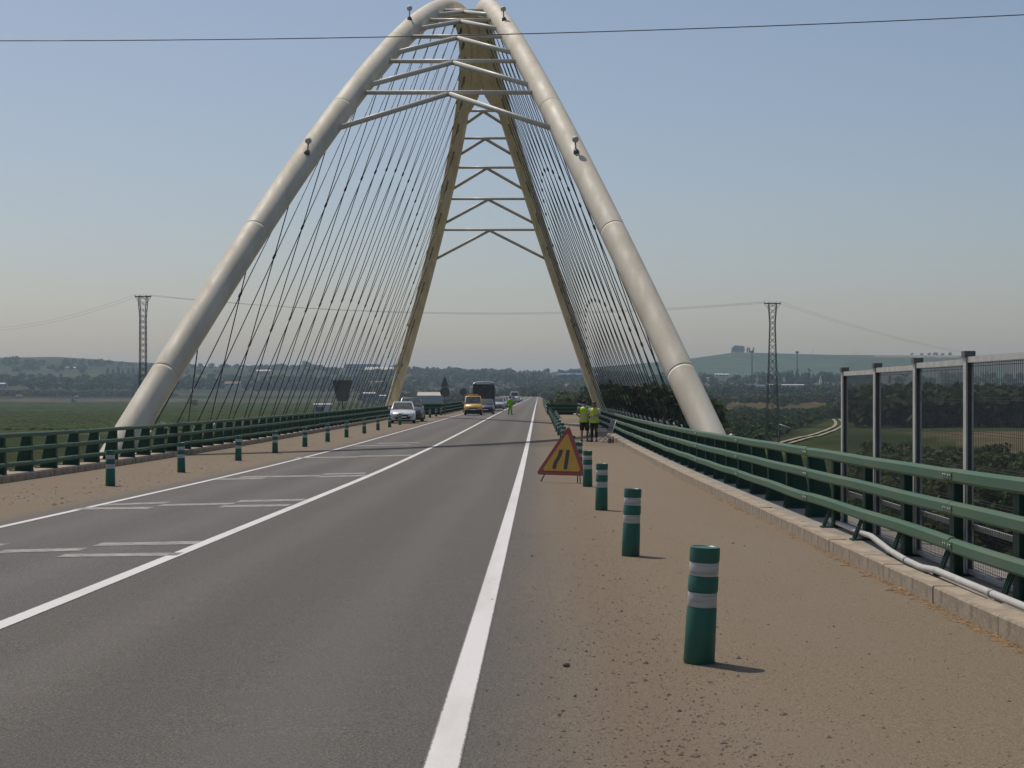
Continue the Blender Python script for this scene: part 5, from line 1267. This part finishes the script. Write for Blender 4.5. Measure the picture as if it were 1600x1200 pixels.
building('shed', 'small pale roofed shed nearest the left pylon', 'shed', 179, 582, 2850, 12, 4, 'wall_g', 'roof_p', .5, 12, 0)
building('hall', 'cream flat hall on the skyline left of the far arch leg', 'hall', 592, 583, 2700, 44, 10, 'wall_b', 'roof_p', .45, 40, 0)
building('apartment_block', 'grey apartment blocks on the skyline between the cables', 'apartment block', 553, 580, 2800, 30, 11, 'wall_g', None, 0, 20, 5, None, 3)
building('apartment_block', 'lower grey apartment block touching the cream hall', 'apartment block', 578, 578, 2880, 22, 9, 'wall_g', None, 0, 20, 4, None, 3)
building('house', 'long pale roofed house among trees between the left cables', 'house', 411, 582, 2700, 22, 4.5, 'wall_g', 'roof_p', .5, 12, 0)
building('shed', 'grey pale topped shed right of the inverted sign', 'shed', 576, 624, 1400, 19, 11, 'wall_g', 'wall_w', .15, 12, 3)
building('shed', 'small low grey shed beside the far left arch leg', 'shed', 597, 624, 1400, 10, 7, 'wall_g', 'wall_w', .2, 9, 0)
o = building('hut', 'white hut with a dark open doorway just above the left barrier', 'hut', 504, 648, 690, 27, 17.5, 'wall_w', 'wall_w', .08, 4)
mb = MB(); mb.box(-2.7, .6, -.06, .06, .3, 3.2); mb.build('door', M['win'], o)
building('shed', 'long blue clad shed below the hill left of the far right arch leg', 'shed', 903, 591, 2300, 62, 8, 'blue', 'blue', .3, 25)
building('house', 'white village house left of the dark rounded tree', 'house', 1123, 588, 2150, 11, 4.6, 'wall_w', 'roof_p', .35, 9, 2, 'white village houses')
building('house', 'white village house nearest the dark rounded tree', 'house', 1134, 588, 2150, 10, 4.2, 'wall_w', 'roof_p', .35, 9, 2, 'white village houses')
building('house', 'low white house right beside the near right arch leg', 'house', 1106, 593, 2100, 6, 3.4, 'wall_w', 'wall_w', .3, 7, 0)
building('greenhouse', 'long pale greenhouse roof in front of the cypress row', 'greenhouse', 1232, 603, 1560, 62, 2.6, 'wall_w', 'wall_w', .4, 12, 0)
building('greenhouse', 'shorter pale greenhouse roof left of the right pylon', 'greenhouse', 1190, 604, 1520, 12, 3, 'wall_w', 'blue', .5, 12, 0)
building('house', 'low reddish house on the slope between the left cables', 'house', 363, 604, 1900, 24, 8, 'wall_b', 'roof_r', .4, 10, 3)
building('house', 'low reddish house on the bank right of the inverted sign', 'house', 590, 600, 2000, 26, 5, 'wall_b', 'roof_r', .5, 10, 0)
building('shed', 'white shed at the left edge beyond the hedge', 'shed', 1, 604, 1950, 12, 6, 'wall_g', 'wall_w', .3, 9, 0)
for px, w_, lb in ((34, 9, 'white van on the far track beyond the left field'), (123, 3.5, 'tiny white car on the far track beyond the left field')):
    d = 1635; x = (px-CX)*d/F
    (car('parked_car', lb, 'van' if w_ > 5 else 'car', (x, d, float(gz(x, d))+.05), M['white_car'], 'van' if w_ > 5 else 'hatch', math.radians(90), None, 5.5 if w_ > 5 else 4.2, 1.9, 2.2 if w_ > 5 else 1.5))
# church spire
d = 1980; x = (1282-CX)*d/F; g = float(gz(x, d)); o = thing('spire', 'small white pointed spire right of the largest conifer', 'spire', (x, d, g))
mb = MB(); mb.box(-1.6, 1.6, -1.6, 1.6, -1, 4); mb.build('base', M['wall_w'], o)
mb = MB(); mb.tube([(0, 0, 4), (0, 0, 12)], [2.0, .1], 8, True, False); mb.build('roof', M['wall_w'], o)
# tractor raising dust in the field
d = 1410; x = (115-CX)*d/F; o = thing('tractor', 'small dark tractor at work at the far edge of the left field', 'tractor', (x, d, float(gz(x, d))), math.radians(80))
mb = MB(); mb.box(-.5, .5, -2.2, .2, .8, 1.6); bevel(mb.build('hood', M['black_car'], o), .08, 2)
mb = MB(); mb.hexa([(-.8, .1, .9), (.8, .1, .9), (.8, 1.7, .9), (-.8, 1.7, .9), (-.7, .3, 2.7), (.7, .3, 2.7), (.7, 1.6, 2.7), (-.7, 1.6, 2.7)]); bevel(mb.build('cab', M['glass'], o), .08, 2)
for sx in (-1, 1): wheel(o, sx*.95, 1.1, .9, .45); wheel(o, sx*.8, -1.7, .55, .32)
# floodlight masts and far poles
for px, yt, d, lb in ((1175, 548, 1900, 'slender floodlight mast left of the right pylon'), (1245.5, 549, 1900, 'slender floodlight mast above the cypress row')):
    x = (px-CX)*d/F; g = float(gz(x, d)); H_ = (CY-yt)*d/F - g
    o = thing('floodlight_mast', lb, 'mast', (x, d, g), 0, 'floodlight masts'); mb = MB(); mb.tube([(0, 0, 0), (0, 0, H_)], [.75, .45], 6); mb.build('mast', M['lattice'], o)
    mb = MB(); mb.box(-1.9, 1.9, -.5, .5, H_-2.2, H_); mb.build('lamp_panel', M['lattice'], o)
    for k in range(3): mb = MB(); mb.box(-1.6+1.2*k, -1.0+1.2*k, -.7, -.51, H_-1.8, H_-.4); mb.build('lamp', M['socket'], o)
for px, yt, d, lb in ((1028, 552, 2400, 'thin mast beside the near right arch leg on the hill'), (1270, 545, 3800, 'thin pole on the hill crest right of the floodlights'), (1337, 547, 3800, 'thin pole on the hill crest left of the mesh screen'), (1548, 548, 3800, 'thin pole on the hill crest above the mesh screen'), (863, 578, 2300, 'thin pole on the slope right of the road end')):
    x = (px-CX)*d/F; g = float(gz(x, d)); o = thing('utility_pole', lb, 'pole', (x, d, g), 0, 'far thin poles'); Hh = (CY-yt)*d/F - g
    mb = MB(); mb.tube([(0, 0, 0), (0, 0, Hh)], [.45, .3], 6); mb.build('pole', M['galv'], o); mb = MB(); mb.box(-1.6, 1.6, -.15, .15, Hh-1.6, Hh-1.2); mb.build('crossarm', M['galv'], o)
# streetlight-like gate barrier pole in the orchard beside the pylon
o = thing('barrier_arm', 'short pale pole sticking out beside the foot of the right pylon', 'pole', at(1217, 663, 301)); mb = MB(); mb.tube([(0, 0, 0), (2.1, 0, -.7)], .13, 6); mb.build('arm', M['conduit'], o); mb = MB(); mb.tube([(0, 0, 0), (-.4, .3, -6.0)], .06, 5); mb.build('post', M['galv'], o)

# ------------------------------------------------------------------ loose grit and dry leaves on the walkway
def litter(name, lab, n, fn, size, mat, flat, seed, elong=1.0):
    rng = np.random.default_rng(seed); Vs = []; Fs = []; c = 0
    base = np.array([(1, 0, 0), (0, 1, 0), (-1, 0, 0), (0, -1, 0), (0, 0, 1), (0, 0, -.3)], float)
    tri_ = np.array([(0, 1, 4), (1, 2, 4), (2, 3, 4), (3, 0, 4), (1, 0, 5), (2, 1, 5), (3, 2, 5), (0, 3, 5)])
    for i in range(n):
        x, y = fn(rng); s = size*rng.lognormal(0, .5); a = rng.uniform(0, 6.28); ca, sa = math.cos(a), math.sin(a)
        B = base*rng.uniform(.6, 1.2, (6, 1))*np.array([elong*rng.uniform(.8, 1.2), 1, flat]); B = np.stack([B[:, 0]*ca-B[:, 1]*sa, B[:, 0]*sa+B[:, 1]*ca, B[:, 2]], 1)*s
        Vs.append(B + np.array([x, y, float(zr(y)) + s*flat*.2])); Fs.append(tri_ + c); c += 6
    return tag(link(name, npmesh(name, np.concatenate(Vs), np.concatenate(Fs), mat)), lab, kind='stuff')
def yfar(rng, a=7.3, b=34): return 1/rng.uniform(1/b, 1/a)
litter('grit', 'dark loose grit scattered over the right walkway', 4800, lambda r: (float(np.clip(r.normal(.66, .42), -.2, 3.2)), yfar(r)), .0046, M['stone'], .6, 1)
litter('grit', 'sparse pebbles over the paler part of the right walkway', 1500, lambda r: (r.uniform(.3, 3.25), yfar(r)), .0055, M['stone'], .6, 2)
litter('grit', 'loose grit on the left walkway', 900, lambda r: (float(np.clip(r.normal(-9.3, .7), -11.4, -8.2)), yfar(r, 28, 70)), .013, M['stone'], .5, 3)
litter('leaves', 'dry leaves and dirt gathered at the foot of the right kerb', 1500, lambda r: (3.315 - abs(r.normal(0, .05)) - .005, yfar(r, 8.5, 60)), .013, M['dryleaf'], .35, 4, 1.6)
litter('grit', 'a few bits of gravel on the right lane edge', 160, lambda r: (r.uniform(-.9, .2), yfar(r)), .006, M['stone'], .6, 6)
y = road_at(885, 1042); o = thing('stone', 'single larger dark stone on the walkway edge near the white line', 'stone', (y.x, y.y, y.z)); mb = MB(); mb.ball((0, 0, .012), (.025, .017, .016), 7, 5, False); mb.build('stone', M['stone'], o)

# ------------------------------------------------------------------ haze
m = bpy.data.materials.new('haze'); m.use_nodes = True; nt = m.node_tree; nt.nodes.clear()
pv = nt.nodes.new('ShaderNodeVolumePrincipled'); pv.inputs['Density'].default_value = HAZE; pv.inputs['Color'].default_value = (.66, .85, 1.0, 1); pv.inputs['Anisotropy'].default_value = .25
out = nt.nodes.new('ShaderNodeOutputMaterial'); nt.links.new(pv.outputs[0], out.inputs['Volume'])
if HAZE > 0:
    mb = MB(); mb.box(-9300, 9300, -9300, 9300, -16.5, 118); o = mb.build('haze', m); tag(o, 'thin summer haze over the plain', kind='stuff')
